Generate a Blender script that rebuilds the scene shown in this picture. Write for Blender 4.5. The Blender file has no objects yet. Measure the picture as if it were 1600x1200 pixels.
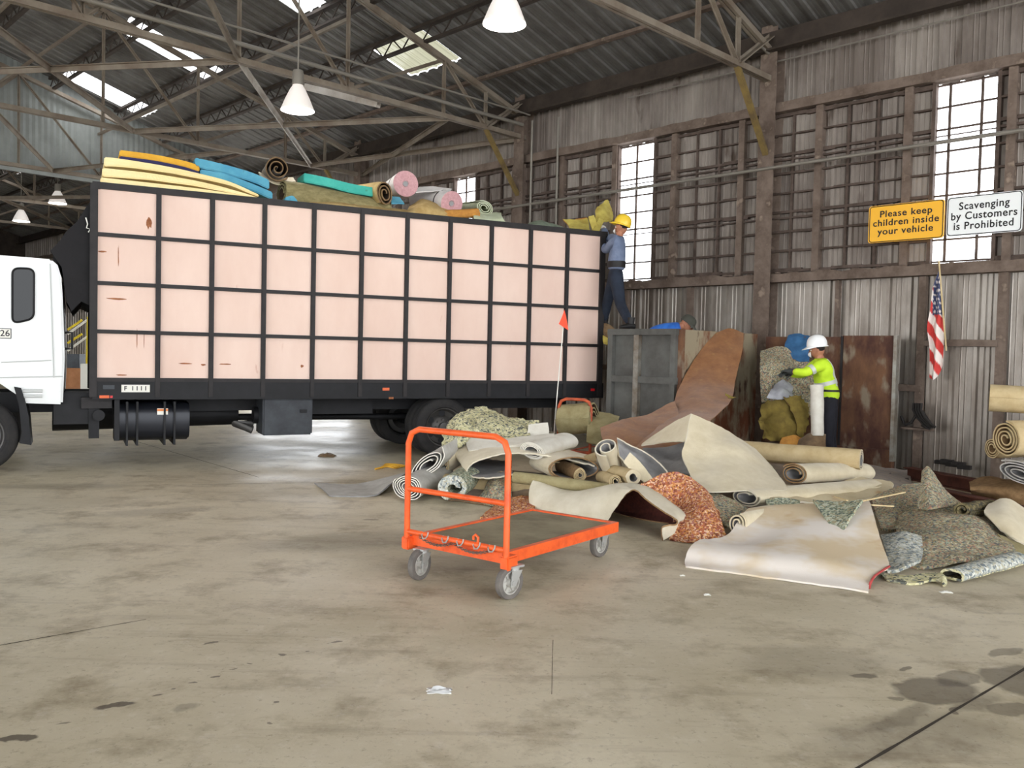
import bpy, bmesh, math, random
from math import sin, cos, pi, radians, atan2, sqrt
from mathutils import Vector as V, Matrix, noise

random.seed(7)
SC = bpy.context.scene
COL = SC.collection

# ------------------------------------------------------------------ camera
FPX, EYE, HZ, ROLL = 1350.0, 1.56, 553.0, 0.0225
PITCH = math.atan((600 - HZ) / FPX)
FWD = V((0, cos(PITCH), -sin(PITCH)))
DWN = V((0, -sin(PITCH), -cos(PITCH)))
XAX = V((1, 0, 0))
CAM = V((0, 0, EYE))
cam_data = bpy.data.cameras.new('camera')
cam = bpy.data.objects.new('camera', cam_data)
COL.objects.link(cam)
cam_data.sensor_fit = 'HORIZONTAL'
cam_data.sensor_width = 36.0
cam_data.lens = 36.0 * FPX / 1600.0
cam_data.clip_end = 300
right = XAX * cos(ROLL) - DWN * sin(ROLL)
up = -(XAX * sin(ROLL) + DWN * cos(ROLL))
M = Matrix((right, up, -FWD)).transposed().to_4x4()
M.translation = CAM
cam.matrix_world = M
SC.camera = cam

# ------------------------------------------------------------------ sky and exposure
SC.view_settings.view_transform = 'Standard'
SC.view_settings.look = 'None'
SC.view_settings.gamma = 1.0
SC.view_settings.use_curve_mapping = False
SC.view_settings.exposure = 0.0
wd = bpy.data.worlds.new('overcast_sky')
SC.world = wd
wd.use_nodes = True
wd.node_tree.nodes['Background'].inputs[0].default_value = (0.93, 0.96, 1.0, 1)
wd.node_tree.nodes['Background'].inputs[1].default_value = 6.3

# ------------------------------------------------------------------ survey helpers (pixel of the photo + distance -> place in the hall)
def ray(px, py):
    u, v = px - 800.0, py - 600.0
    a = u * cos(ROLL) + v * sin(ROLL)
    b = -u * sin(ROLL) + v * cos(ROLL)
    return XAX * a + FWD * FPX + DWN * b
def P(px, py, Y):
    r = ray(px, py)
    return CAM + r * (Y / r.y)
def G(px, py, z=0.0):
    r = ray(px, py)
    return CAM + r * ((z - EYE) / r.z)
def PL(px, py, p0, nrm):
    r = ray(px, py)
    return CAM + r * ((p0 - CAM).dot(nrm) / r.dot(nrm))
# hall axes: s along the window wall away from the camera, d into the hall, z up
TH = radians(44.5)
WS = V((-sin(TH), cos(TH), 0))
WD = V((-cos(TH), -sin(TH), 0))
W0 = G(1512, 744)
ZAX = V((0, 0, 1))
def B(s, d, z):
    return W0 + WS * s + WD * d + ZAX * z
def onwall(px, py, d=0.0):
    q = PL(px, py, W0 + WD * d, WD) - W0
    return q.dot(WS), q.z
# truck axes: a from the headboard to the tail, b away from the camera
TA = radians(63.4)
TU = V((sin(TA), cos(TA), 0))
TN = V((-cos(TA), sin(TA), 0))
T0 = P(149, 593, 10.75); TZB = T0.z; T0.z = 0
def T(a, b, z):
    return T0 + TU * a + TN * b + ZAX * z
def TP(px, py, o=0.0):
    return PL(px, py, T0 + TN * o, TN)
def TAZ(px, py, o=0.0):
    q = TP(px, py, o) - T0
    return q.dot(TU), q.z

# ------------------------------------------------------------------ materials
def srgb(r, g, b):
    f = lambda c: (c / 255) / 12.92 if c / 255 <= 0.04045 else ((c / 255 + 0.055) / 1.055) ** 2.4
    return (f(r), f(g), f(b), 1)
MATS = {}
def mat(name, col, rough=0.8, metal=0.0, col2=None, nscale=4.0, ndetail=6.0, lo=0.35, hi=0.65, bump=0.0, bscale=60.0,
        spec=0.4, stretch=None, spots=None, spot_scale=20.0, spot_at=0.7, sheen=0.0, trans=0.0):
    m = bpy.data.materials.new(name); m.use_nodes = True
    nt = m.node_tree; N = nt.nodes; L = nt.links
    bs = N['Principled BSDF']
    bs.inputs['Base Color'].default_value = col
    bs.inputs['Roughness'].default_value = rough
    bs.inputs['Metallic'].default_value = metal
    bs.inputs['Specular IOR Level'].default_value = spec
    if sheen: bs.inputs['Sheen Weight'].default_value = sheen
    tc = N.new('ShaderNodeTexCoord')
    mp = N.new('ShaderNodeMapping')
    L.new(tc.outputs['Object'], mp.inputs[0])
    if stretch: mp.inputs['Scale'].default_value = stretch
    cur = None
    if col2 is not None:
        nz = N.new('ShaderNodeTexNoise'); nz.inputs['Scale'].default_value = nscale; nz.inputs['Detail'].default_value = ndetail
        nz.inputs['Roughness'].default_value = 0.65
        L.new(mp.outputs[0], nz.inputs[0])
        rp = N.new('ShaderNodeValToRGB')
        rp.color_ramp.elements[0].position = lo; rp.color_ramp.elements[0].color = col
        rp.color_ramp.elements[1].position = hi; rp.color_ramp.elements[1].color = col2
        L.new(nz.outputs[0], rp.inputs[0]); cur = rp.outputs[0]
    if spots is not None:
        nz2 = N.new('ShaderNodeTexNoise'); nz2.inputs['Scale'].default_value = spot_scale; nz2.inputs['Detail'].default_value = 4
        L.new(mp.outputs[0], nz2.inputs[0])
        r2 = N.new('ShaderNodeValToRGB')
        r2.color_ramp.elements[0].position = spot_at - 0.05; r2.color_ramp.elements[0].color = (0, 0, 0, 1)
        r2.color_ramp.elements[1].position = spot_at + 0.05; r2.color_ramp.elements[1].color = (1, 1, 1, 1)
        L.new(nz2.outputs[0], r2.inputs[0])
        mx = N.new('ShaderNodeMix'); mx.data_type = 'RGBA'
        L.new(r2.outputs[0], mx.inputs[0])
        if cur: L.new(cur, mx.inputs[6])
        else: mx.inputs[6].default_value = col
        mx.inputs[7].default_value = spots; cur = mx.outputs[2]
    if cur: L.new(cur, bs.inputs['Base Color'])
    if bump:
        nb = N.new('ShaderNodeTexNoise'); nb.inputs['Scale'].default_value = bscale; nb.inputs['Detail'].default_value = 5
        L.new(tc.outputs['Object'], nb.inputs[0])
        bp = N.new('ShaderNodeBump'); bp.inputs['Strength'].default_value = bump; bp.inputs['Distance'].default_value = 0.02
        L.new(nb.outputs[0], bp.inputs['Height']); L.new(bp.outputs[0], bs.inputs['Normal'])
    MATS[name] = m
    return m
def rebond(name, cols, scale=55.0, rough=0.95):
    """chipped-foam carpet padding: random coloured chips"""
    m = bpy.data.materials.new(name); m.use_nodes = True
    nt = m.node_tree; N = nt.nodes; L = nt.links
    bs = N['Principled BSDF']; bs.inputs['Roughness'].default_value = rough; bs.inputs['Specular IOR Level'].default_value = 0.15
    tc = N.new('ShaderNodeTexCoord')
    vo = N.new('ShaderNodeTexVoronoi'); vo.inputs['Scale'].default_value = scale
    nz = N.new('ShaderNodeTexNoise'); nz.inputs['Scale'].default_value = 30
    ad = N.new('ShaderNodeMix'); ad.data_type = 'VECTOR'; ad.inputs[0].default_value = 0.03
    L.new(tc.outputs['Object'], nz.inputs[0])
    L.new(tc.outputs['Object'], ad.inputs[4]); L.new(nz.outputs['Color'], ad.inputs[5])
    L.new(ad.outputs[1], vo.inputs['Vector'])
    sp = N.new('ShaderNodeSeparateColor'); L.new(vo.outputs['Color'], sp.inputs[0])
    rp = N.new('ShaderNodeValToRGB'); rp.color_ramp.interpolation = 'CONSTANT'
    el = rp.color_ramp.elements
    while len(el) < len(cols): el.new(0.5)
    for i, c in enumerate(cols):
        el[i].position = i / len(cols); el[i].color = c
    L.new(sp.outputs[0], rp.inputs[0]); L.new(rp.outputs[0], bs.inputs['Base Color'])
    bp = N.new('ShaderNodeBump'); bp.inputs['Strength'].default_value = 0.5; bp.inputs['Distance'].default_value = 0.01
    L.new(vo.outputs['Distance'], bp.inputs['Height']); L.new(bp.outputs[0], bs.inputs['Normal'])
    MATS[name] = m
    return m
def emit(name, col, s):
    m = bpy.data.materials.new(name); m.use_nodes = True
    nt = m.node_tree; nt.nodes.clear()
    o = nt.nodes.new('ShaderNodeOutputMaterial'); e = nt.nodes.new('ShaderNodeEmission')
    e.inputs[0].default_value = col; e.inputs[1].default_value = s
    nt.links.new(e.outputs[0], o.inputs[0]); MATS[name] = m
    return m
def pane(name, col, transp, glossy=0.08):
    """thin glazing: mostly clear, part translucent white, a little reflective"""
    m = bpy.data.materials.new(name); m.use_nodes = True
    nt = m.node_tree; N = nt.nodes; L = nt.links; N.clear()
    o = N.new('ShaderNodeOutputMaterial'); t = N.new('ShaderNodeBsdfTransparent'); tl = N.new('ShaderNodeBsdfTranslucent')
    g = N.new('ShaderNodeBsdfGlossy'); g.inputs['Roughness'].default_value = 0.08
    tl.inputs[0].default_value = col
    a = N.new('ShaderNodeMixShader'); a.inputs[0].default_value = 1 - transp
    b = N.new('ShaderNodeMixShader'); b.inputs[0].default_value = glossy
    L.new(t.outputs[0], a.inputs[1]); L.new(tl.outputs[0], a.inputs[2])
    L.new(a.outputs[0], b.inputs[1]); L.new(g.outputs[0], b.inputs[2]); L.new(b.outputs[0], o.inputs[0])
    MATS[name] = m
    return m

# ------------------------------------------------------------------ mesh builder
class MB:
    def __init__(s): s.v = []; s.f = []; s.m = []
    def add(s, vs, fs, mi=0):
        o = len(s.v); s.v += [V(p) for p in vs]
        for f in fs: s.f.append([i + o for i in f]); s.m.append(mi)
        return s
    def box(s, c, size, ax=(XAX, V((0, 1, 0)), ZAX), mi=0):
        c = V(c); a, b, d = [ax[i] * (size[i] / 2) for i in range(3)]
        vs = [c + a * i + b * j + d * k for k in (-1, 1) for j in (-1, 1) for i in (-1, 1)]
        return s.add(vs, [(0, 2, 3, 1), (4, 5, 7, 6), (0, 1, 5, 4), (2, 6, 7, 3), (0, 4, 6, 2), (1, 3, 7, 5)], mi)
    def bar(s, p, q, w, h, upv=ZAX, mi=0):
        p, q = V(p), V(q); x = (q - p)
        if x.length < 1e-6: return s
        L = x.length; x.normalize()
        y = upv.cross(x)
        if y.length < 1e-4: y = V((1, 0, 0)).cross(x)
        y.normalize(); z = x.cross(y)
        return s.box((p + q) / 2, (L, w, h), (x, y, z), mi)
    def angle(s, p, q, w, t=0.012, upv=ZAX, mi=0):
        """rolled steel angle: two thin legs"""
        p, q = V(p), V(q); x = (q - p); L = x.length; x.normalize()
        y = upv.cross(x)
        if y.length < 1e-4: y = V((1, 0, 0)).cross(x)
        y.normalize(); z = x.cross(y); c = (p + q) / 2
        s.box(c, (L, w, t), (x, y, z), mi)
        return s.box(c - z * (w / 2), (L, t, w), (x, y, z), mi)
    def tube(s, pts, r, n=10, cap=True, mi=0, closed=False):
        pts = [V(p) for p in pts]; k = len(pts)
        rs = r if isinstance(r, (list, tuple)) else [r] * k
        rings = []; prev = None
        for i, p in enumerate(pts):
            a = pts[i - 1] if (i > 0 or closed) else p
            b = pts[(i + 1) % k] if (i < k - 1 or closed) else p
            t = (b - a)
            if t.length < 1e-9: t = V((0, 0, 1))
            t.normalize()
            if prev is None:
                u = t.cross(ZAX)
                if u.length < 1e-3: u = t.cross(XAX)
            else:
                u = prev - t * prev.dot(t)
            u.normalize(); prev = u; w = t.cross(u)
            rings.append([p + (u * cos(2 * pi * j / n) + w * sin(2 * pi * j / n)) * rs[i] for j in range(n)])
        vs = [v for rg in rings for v in rg]; fs = []
        for i in range(k if closed else k - 1):
            i2 = (i + 1) % k
            for j in range(n):
                j2 = (j + 1) % n
                fs.append((i * n + j, i2 * n + j, i2 * n + j2, i * n + j2))
        if cap and not closed:
            fs.append(tuple(range(n))[::1]); fs.append(tuple((k - 1) * n + j for j in range(n))[::-1])
        return s.add(vs, fs, mi)
    def lathe(s, prof, o, ax, n=28, mi=0, arc=2 * pi, closed=False):
        """prof: (r, h) pairs around axis ax through o"""
        o = V(o); ax = V(ax).normalized()
        u = ax.cross(ZAX)
        if u.length < 1e-3: u = ax.cross(XAX)
        u.normalize(); w = ax.cross(u)
        vs = [o + ax * h + (u * cos(arc * j / n) + w * sin(arc * j / n)) * r for (r, h) in prof for j in range(n)]
        fs = []
        k = len(prof)
        for i in range(k if closed else k - 1):
            i2 = (i + 1) % k
            for j in range(n):
                j2 = (j + 1) % n
                fs.append((i * n + j, i * n + j2, i2 * n + j2, i2 * n + j))
        return s.add(vs, fs, mi)
    def prism(s, poly, ext, mi=0):
        """closed outline (points) pushed along ext"""
        poly = [V(p) for p in poly]; n = len(poly); e = V(ext)
        vs = poly + [p + e for p in poly]
        fs = [tuple(range(n))[::-1], tuple(range(n, 2 * n))]
        fs += [(i, (i + 1) % n, n + (i + 1) % n, n + i) for i in range(n)]
        return s.add(vs, fs, mi)
    def grid(s, g, mi=0):
        nr, nc = len(g), len(g[0])
        return s.add([p for r in g for p in r], [(i * nc + j, i * nc + j + 1, (i + 1) * nc + j + 1, (i + 1) * nc + j) for i in range(nr - 1) for j in range(nc - 1)], mi)
    def ball(s, c, r, n=12, m=8, sc=(1, 1, 1), mi=0):
        c = V(c); vs = []; fs = []
        for i in range(m + 1):
            a = pi * i / m
            for j in range(n):
                b = 2 * pi * j / n
                vs.append(c + V((sin(a) * cos(b) * sc[0], sin(a) * sin(b) * sc[1], cos(a) * sc[2])) * r)
        for i in range(m):
            for j in range(n): fs.append((i * n + j, (i + 1) * n + j, (i + 1) * n + (j + 1) % n, i * n + (j + 1) % n))
        return s.add(vs, fs, mi)
    def build(s, name, mats, parent=None, smooth=True, ang=40, bevel=0.0, base=None):
        me = bpy.data.meshes.new(name)
        if parent is not None: off = parent.matrix_world_loc
        elif base is not None: off = V(base)
        else:
            xs = [v.x for v in s.v]; ys = [v.y for v in s.v]; zs = [v.z for v in s.v]
            off = V(((min(xs) + max(xs)) / 2, (min(ys) + max(ys)) / 2, min(zs)))
        me.from_pydata([tuple(v - off) for v in s.v], [], s.f)
        if not isinstance(mats, (list, tuple)): mats = [mats]
        for m in mats: me.materials.append(m if not isinstance(m, str) else MATS[m])
        me.polygons.foreach_set('material_index', s.m)
        bm = bmesh.new(); bm.from_mesh(me)
        bmesh.ops.remove_doubles(bm, verts=bm.verts, dist=1e-5)
        bmesh.ops.recalc_face_normals(bm, faces=bm.faces)
        if bevel:
            ed = [e for e in bm.edges if len(e.link_faces) == 2 and e.calc_face_angle(0) > radians(35)]
            bmesh.ops.bevel(bm, geom=ed, offset=bevel, segments=2, affect='EDGES', clamp_overlap=True)
        bm.to_mesh(me); bm.free()
        if smooth:
            me.shade_smooth(); me.set_sharp_from_angle(angle=radians(ang))
        o = bpy.data.objects.new(name, me); COL.objects.link(o)
        if parent is not None:
            o.parent = parent.obj if isinstance(parent, Root) else parent.o
        else:
            o.location = off
        return H(o, off)
class H:                       # a built mesh object and the world place of its origin
    def __init__(s, o, off): s.o = o; s.matrix_world_loc = off
class Root:
    def __init__(s, obj, loc): s.obj = obj; s.matrix_world_loc = V(loc); s.o = obj
def tag(h, label=None, cat=None, group=None, kind=None):
    o = h.o
    if label: o['label'] = label
    if cat: o['category'] = cat
    if group: o['group'] = group
    if kind: o['kind'] = kind
    return h
def thing(name, label, cat, loc, group=None, kind=None):
    e = bpy.data.objects.new(name, None); COL.objects.link(e); e.location = loc
    e.empty_display_size = 0.1
    return tag(Root(e, loc), label, cat, group, kind)
def copy_thing(src, loc, label, rotz=0.0):
    """copy a thing with its parts and sub-parts"""
    c = src.copy(); COL.objects.link(c); c.location = loc; c.rotation_euler = (0, 0, rotz); c['label'] = label
    for ch in list(src.children):
        k = ch.copy(); COL.objects.link(k); k.parent = c
        for g in list(ch.children):
            q = g.copy(); COL.objects.link(q); q.parent = k
    return c

# ------------------------------------------------------------------ cloth helpers
def cr(p0, p1, p2, p3, t):
    return 0.5 * ((2 * p1) + (p2 - p0) * t + (2 * p0 - 5 * p1 + 4 * p2 - p3) * t * t + (3 * p1 - p0 - 3 * p2 + p3) * t * t * t)
def curve(pts, m):
    n = len(pts); out = []
    if n == 2: return [pts[0].lerp(pts[1], i / m) for i in range(m + 1)]
    for i in range(n - 1):
        a = pts[i - 1] if i > 0 else pts[0] * 2 - pts[1]
        d = pts[i + 2] if i + 2 < n else pts[-1] * 2 - pts[-2]
        for k in range(m): out.append(cr(a, pts[i], pts[i + 1], d, k / m))
    out.append(pts[-1].copy()); return out
def surf(rows, mr, mc):
    rr = [curve(r, mc) for r in rows]
    cols = [curve([r[j] for r in rr], mr) for j in range(len(rr[0]))]
    return [[cols[j][i] for j in range(len(cols))] for i in range(len(cols[0]))]
def solid(mb, g, th, flip=False, mi=(0, 1, 2), wob=0.0, wscale=4.0, seed=0.0, floor=None, ragged=0.0):
    """grid of points -> a sheet with thickness th; the given surface is the side the normals look from"""
    nr, nc = len(g), len(g[0]); nm = []
    for i in range(nr):
        row = []
        for j in range(nc):
            a = g[min(i + 1, nr - 1)][j] - g[max(i - 1, 0)][j]
            b = g[i][min(j + 1, nc - 1)] - g[i][max(j - 1, 0)]
            n = a.cross(b)
            n = n.normalized() if n.length > 1e-9 else V((0, 0, 1))
            row.append(-n if flip else n)
        nm.append(row)
    top = []; bot = []
    for i in range(nr):
        for j in range(nc):
            p = g[i][j].copy()
            if wob:
                q = p * wscale + V((seed, seed * 2, seed * 3))
                p += nm[i][j] * (wob * noise.fractal(q, 1.0, 2.0, 3))
            if ragged and (i in (0, nr - 1) or j in (0, nc - 1)):
                p += V((noise.noise(p * 31), noise.noise(p * 37 + V((5, 5, 5))), noise.noise(p * 29 + V((9, 2, 4))))) * ragged
            if floor is not None and p.z < floor + th: p.z = floor + th
            b = p - nm[i][j] * th
            if floor is not None and b.z < floor: b.z = floor + 0.0005
            top.append(p); bot.append(b)
    N = nr * nc
    o = len(mb.v)
    mb.v += top + bot
    def F(idx, m):
        mb.f.append([k + o for k in idx]); mb.m.append(m)
    for i in range(nr - 1):
        for j in range(nc - 1):
            a, b, c, d = i * nc + j, i * nc + j + 1, (i + 1) * nc + j + 1, (i + 1) * nc + j
            F((a, b, c, d), mi[0]); F((N + d, N + c, N + b, N + a), mi[1])
    for j in range(nc - 1):
        a, b = j, j + 1; F((a, N + a, N + b, b), mi[2])
        a, b = (nr - 1) * nc + j, (nr - 1) * nc + j + 1; F((b, N + b, N + a, a), mi[2])
    for i in range(nr - 1):
        a, b = i * nc, (i + 1) * nc; F((b, N + b, N + a, a), mi[2])
        a, b = i * nc + nc - 1, (i + 1) * nc + nc - 1; F((a, N + a, N + b, b), mi[2])
    return mb
def pt(t):
    if isinstance(t, V): return t
    if len(t) == 4: return G(t[0], t[1], t[3])
    return P(*t)
def sheet(name, label, rows, th=0.012, mats=('beige_carpet', 'grey_backing', 'beige_carpet'), flip=False, mr=6, mc=6, wob=0.01, wscale=5.0,
          cat='carpet', group='torn out carpet in the heap', parent=None, floor=0.0, ragged=0.0, seed=1.0):
    g = surf([[pt(t) for t in r] for r in rows], mr, mc)
    mb = MB(); solid(mb, g, th, flip, (0, 1, 2), wob, wscale, seed, floor, ragged)
    h = mb.build(name, list(mats), parent, ang=60)
    if parent is None: tag(h, label, cat, group)
    return h
def roll(name, label, A, Bp, r, turns=3, th=0.012, ex=1.0, ey=1.0, rot=0.0, mats=('beige_carpet', 'grey_backing', 'beige_carpet'), r_in=0.3, ph=0.0,
         cat='carpet roll', group='rolled carpet in the heap', parent=None, wob=0.008, nrow=7, bend=None, tail=0.0, sgn=1, floor=0.0, seed=0.0, taper=1.0, per=26):
    A, Bp = pt(A), pt(Bp); ax = (Bp - A).normalized()
    e1 = ax.cross(ZAX)
    if e1.length < 1e-3: e1 = XAX.copy()
    e1.normalize(); e2 = e1.cross(ax).normalized()
    n = int(turns * per); g = []
    for k in range(nrow):
        t = k / (nrow - 1); c = A.lerp(Bp, t)
        if bend is not None: c = c + bend * (4 * t * (1 - t))
        s = 1 + (taper - 1) * t
        row = []
        for i in range(n + 1):
            q = i / n; an = sgn * q * turns * 2 * pi + ph
            rad = r * s * (r_in + (1 - r_in) * q ** 0.8) * (1 + 0.05 * noise.noise(V((q * 6 + seed, t * 2, seed))))
            x, y = ex * rad * cos(an), ey * rad * sin(an)
            row.append(c + e1 * (x * cos(rot) - y * sin(rot)) + e2 * (x * sin(rot) + y * cos(rot)))
        if tail:
            d = (row[-1] - row[-2]).normalized()
            for i in range(1, 7): row.append(row[n] + d * (tail * i / 6) - ZAX * (0.0 * i))
        g.append(row)
    mb = MB()
    # outward normal test
    i0, j0 = nrow // 2, n - 2
    nn = (g[i0 + 1][j0] - g[i0 - 1][j0]).cross(g[i0][j0 + 1] - g[i0][j0 - 1])
    cc = A.lerp(Bp, i0 / (nrow - 1)) + (bend if bend is not None else V((0, 0, 0)))
    flip = nn.dot(g[i0][j0] - cc) < 0
    solid(mb, g, th, flip, (0, 1, 2), wob, 6.0, seed, floor)
    h = mb.build(name, list(mats), parent, ang=60)
    if parent is None: tag(h, label, cat, group)
    return h
def text_mesh(name, body, size, origin, xdir, ydir, mat_, parent, bold=0.0, spacing=1.0, line=1.0, align='CENTER', depth=0.002):
    cu = bpy.data.curves.new(name, 'FONT'); cu.body = body; cu.size = size; cu.align_x = align; cu.align_y = 'CENTER'
    cu.offset = bold; cu.space_character = spacing; cu.space_line = line; cu.extrude = depth / 2; cu.resolution_u = 4
    to = bpy.data.objects.new(name + '_tmp', cu); COL.objects.link(to)
    dg = bpy.context.evaluated_depsgraph_get(); dg.update()
    me = bpy.data.meshes.new_from_object(to.evaluated_get(dg))
    bpy.data.objects.remove(to); bpy.data.curves.remove(cu)
    zd = xdir.cross(ydir)
    R = Matrix((xdir, ydir, zd)).transposed().to_4x4(); R.translation = V(origin) - parent.matrix_world_loc
    me.transform(R); me.name = name
    me.materials.clear(); me.materials.append(MATS[mat_])
    o = bpy.data.objects.new(name, me); COL.objects.link(o); o.parent = parent.o
    return H(o, parent.matrix_world_loc)
def skin(name, verts, edges, mat_, parent, sub=2, xform=None):
    """continuous tapered surface grown over a skeleton; verts: (point, rx, ry)"""
    me = bpy.data.meshes.new(name)
    off = parent.matrix_world_loc
    me.from_pydata([tuple(V(v[0]) - off) for v in verts], edges, [])
    o = bpy.data.objects.new(name, me); COL.objects.link(o)
    md = o.modifiers.new('Skin', 'SKIN'); md.use_smooth_shade = True; md.branch_smoothing = 0.3
    for i, v in enumerate(verts):
        sv = me.skin_vertices[0].data[i]; sv.radius = (v[1], v[2] if len(v) > 2 else v[1]); sv.use_root = (i == 0)
    sb = o.modifiers.new('Sub', 'SUBSURF'); sb.levels = sub; sb.render_levels = sub
    dg = bpy.context.evaluated_depsgraph_get(); dg.update()
    m2 = bpy.data.meshes.new_from_object(o.evaluated_get(dg))
    bpy.data.objects.remove(o); bpy.data.meshes.remove(me)
    m2.name = name; m2.materials.clear(); m2.materials.append(MATS[mat_]); m2.shade_smooth()
    o = bpy.data.objects.new(name, m2); COL.objects.link(o); o.parent = parent.o
    return H(o, off)
# ------------------------------------------------------------------ hall materials
def floor_material():
    m = bpy.data.materials.new('concrete_floor'); m.use_nodes = True
    nt = m.node_tree; N = nt.nodes; L = nt.links; bs = N['Principled BSDF']
    tc = N.new('ShaderNodeTexCoord')
    def nz(scale, det=6, rough=0.6, vec=None):
        n = N.new('ShaderNodeTexNoise'); n.inputs['Scale'].default_value = scale; n.inputs['Detail'].default_value = det; n.inputs['Roughness'].default_value = rough
        L.new(vec or tc.outputs['Object'], n.inputs[0]); return n.outputs[0]
    def ramp(fac, a, b, ca, cb):
        r = N.new('ShaderNodeValToRGB'); e = r.color_ramp.elements
        e[0].position = a; e[0].color = ca; e[1].position = b; e[1].color = cb
        L.new(fac, r.inputs[0]); return r.outputs[0]
    def mix(f, a, b, kind='MIX'):
        x = N.new('ShaderNodeMix'); x.data_type = 'RGBA'; x.blend_type = kind
        if isinstance(f, float): x.inputs[0].default_value = f
        else: L.new(f, x.inputs[0])
        for s, i in ((a, 6), (b, 7)):
            if isinstance(s, tuple): x.inputs[i].default_value = s
            else: L.new(s, x.inputs[i])
        return x.outputs[2]
    W, K = (1, 1, 1, 1), (0, 0, 0, 1)
    c = ramp(nz(0.45, 8, 0.62), 0.36, 0.64, srgb(180, 168, 141), srgb(212, 201, 176))
    c = mix(ramp(nz(2.2, 8, 0.7), 0.5, 0.68, K, (0.7, 0.7, 0.7, 1)), c, srgb(132, 117, 90))       # worn brown grime
    c = mix(ramp(nz(9.0, 8, 0.7), 0.55, 0.75, K, (0.45, 0.45, 0.45, 1)), c, srgb(220, 212, 198))     # pale scuffs
    c = mix(ramp(nz(26.0, 6, 0.75), 0.56, 0.68, K, (0.5, 0.5, 0.5, 1)), c, srgb(112, 96, 74))
    # streaks scraped along the haul lane
    mp = N.new('ShaderNodeMapping'); mp.inputs['Rotation'].default_value = (0, 0, radians(-25)); mp.inputs['Scale'].default_value = (0.5, 5.0, 1)
    L.new(tc.outputs['Object'], mp.inputs[0])
    c = mix(ramp(nz(1.3, 8, 0.7, mp.outputs[0]), 0.55, 0.72, K, (0.4, 0.4, 0.4, 1)), c, srgb(120, 102, 80))
    # oil and wet stains, each with its own outline
    nv = N.new('ShaderNodeTexNoise'); nv.inputs['Scale'].default_value = 5.0; nv.inputs['Detail'].default_value = 5
    L.new(tc.outputs['Object'], nv.inputs[0])
    wv = N.new('ShaderNodeMix'); wv.data_type = 'VECTOR'; wv.inputs[0].default_value = 0.16
    L.new(tc.outputs['Object'], wv.inputs[4]); L.new(nv.outputs['Color'], wv.inputs[5])
    stains = [(183, 1103, .085, .03, 25, .8), (18, 1157, .07, .03, 20, .8), (1348, 1056, .08, .035, 0, .6), (1462, 1080, .20, .13, 25, .62), (1500, 1062, .14, .07, 40, .5), (1530, 1100, .16, .07, 35, .45), (1600, 1062, .22, .16, 30, .6), (1570, 1020, .12, .05, 30, .5), (1585, 1110, .12, .06, 20, .5), (1420, 1048, .05, .02, 50, .6), (1500, 1112, .05, .02, 40, .6), (1398, 1092, .04, .02, 20, .5), (1410, 1120, .3, .05, 35, .35),
              (1270, 1035, .42, .26, 10, .25), (288, 1105, .06, .03, 0, .35), (560, 845, .85, .35, 20, .33), (720, 880, .6, .3, 20, .3), (240, 800, .5, .2, 30, .25), (1420, 1150, .5, .22, 20, .3),
              (90, 760, .8, .2, 10, .25), (330, 1005, .03, .012, 30, .7), (390, 1036, .016, .01, 0, .7), (440, 1022, .016, .01, 0, .7), (425, 1098, .016, .01, 0, .7), (482, 1016, .014, .009, 0, .7),
              (528, 1005, .028, .014, 20, .7), (360, 1046, .016, .008, 20, .7), (335, 1054, .018, .008, 30, .7), (305, 1066, .02, .008, 30, .7), (275, 1075, .016, .008, 30, .7), (245, 1086, .02, .01, 30, .7), (425, 1127, .014, .008, 0, .6), (578, 812, .07, .03, 0, .5), (370, 784, .1, .03, 0, .3), (110, 1128, .03, .01, 30, .6), (1250, 880, .5, .1, 0, .2)]
    for (px, py, rx, ry, rot, amt) in stains:
        q = G(px, py)
        a = N.new('ShaderNodeMapping'); a.vector_type = 'TEXTURE'
        a.inputs['Location'].default_value = (q.x * 0.84 + 0.08, q.y * 0.84 + 0.08, 0); a.inputs['Rotation'].default_value = (0, 0, radians(rot)); a.inputs['Scale'].default_value = (rx, ry, 1e3)
        L.new(wv.outputs[1], a.inputs[0])
        ln = N.new('ShaderNodeVectorMath'); ln.operation = 'LENGTH'; L.new(a.outputs[0], ln.inputs[0])
        k = ramp(ln.outputs['Value'], 0.55 if amt < .5 else .8, 1.15, (amt, amt, amt, 1), K)
        c = mix(k, c, srgb(58, 46, 36))
    L.new(c, bs.inputs['Base Color'])
    rr = N.new('ShaderNodeMapRange'); rr.inputs[1].default_value = 0.35; rr.inputs[2].default_value = 0.65; rr.inputs[3].default_value = 0.38; rr.inputs[4].default_value = 0.6
    L.new(nz(0.8, 5), rr.inputs[0]); L.new(rr.outputs[0], bs.inputs['Roughness'])
    bs.inputs['Specular IOR Level'].default_value = 0.35
    bp = N.new('ShaderNodeBump'); bp.inputs['Strength'].default_value = 0.15; bp.inputs['Distance'].default_value = 0.02
    L.new(nz(14, 8, .7), bp.inputs['Height']); L.new(bp.outputs[0], bs.inputs['Normal'])
    MATS['concrete_floor'] = m
floor_material()
mat('dusty_sheet', srgb(150, 141, 132), 0.6, 0.25, srgb(114, 104, 96), 1.1, 8, .4, .62, stretch=(1, 1, .35), spots=srgb(82, 68, 58), spot_scale=3.0, spot_at=.68)
mat('galvanised_sheet', srgb(160, 153, 144), 0.42, 0.45, srgb(118, 108, 98), 1.6, 8, .38, .62, stretch=(1, 1, .3), spots=srgb(98, 80, 64), spot_scale=2.6, spot_at=.7)
mat('roof_sheet', srgb(112, 110, 106), 0.6, 0.3, srgb(84, 80, 76), 0.9, 6, .4, .65)
mat('gable_sheet', srgb(140, 143, 138), 0.7, 0.1, srgb(122, 124, 120), 1.0, 5)
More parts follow.
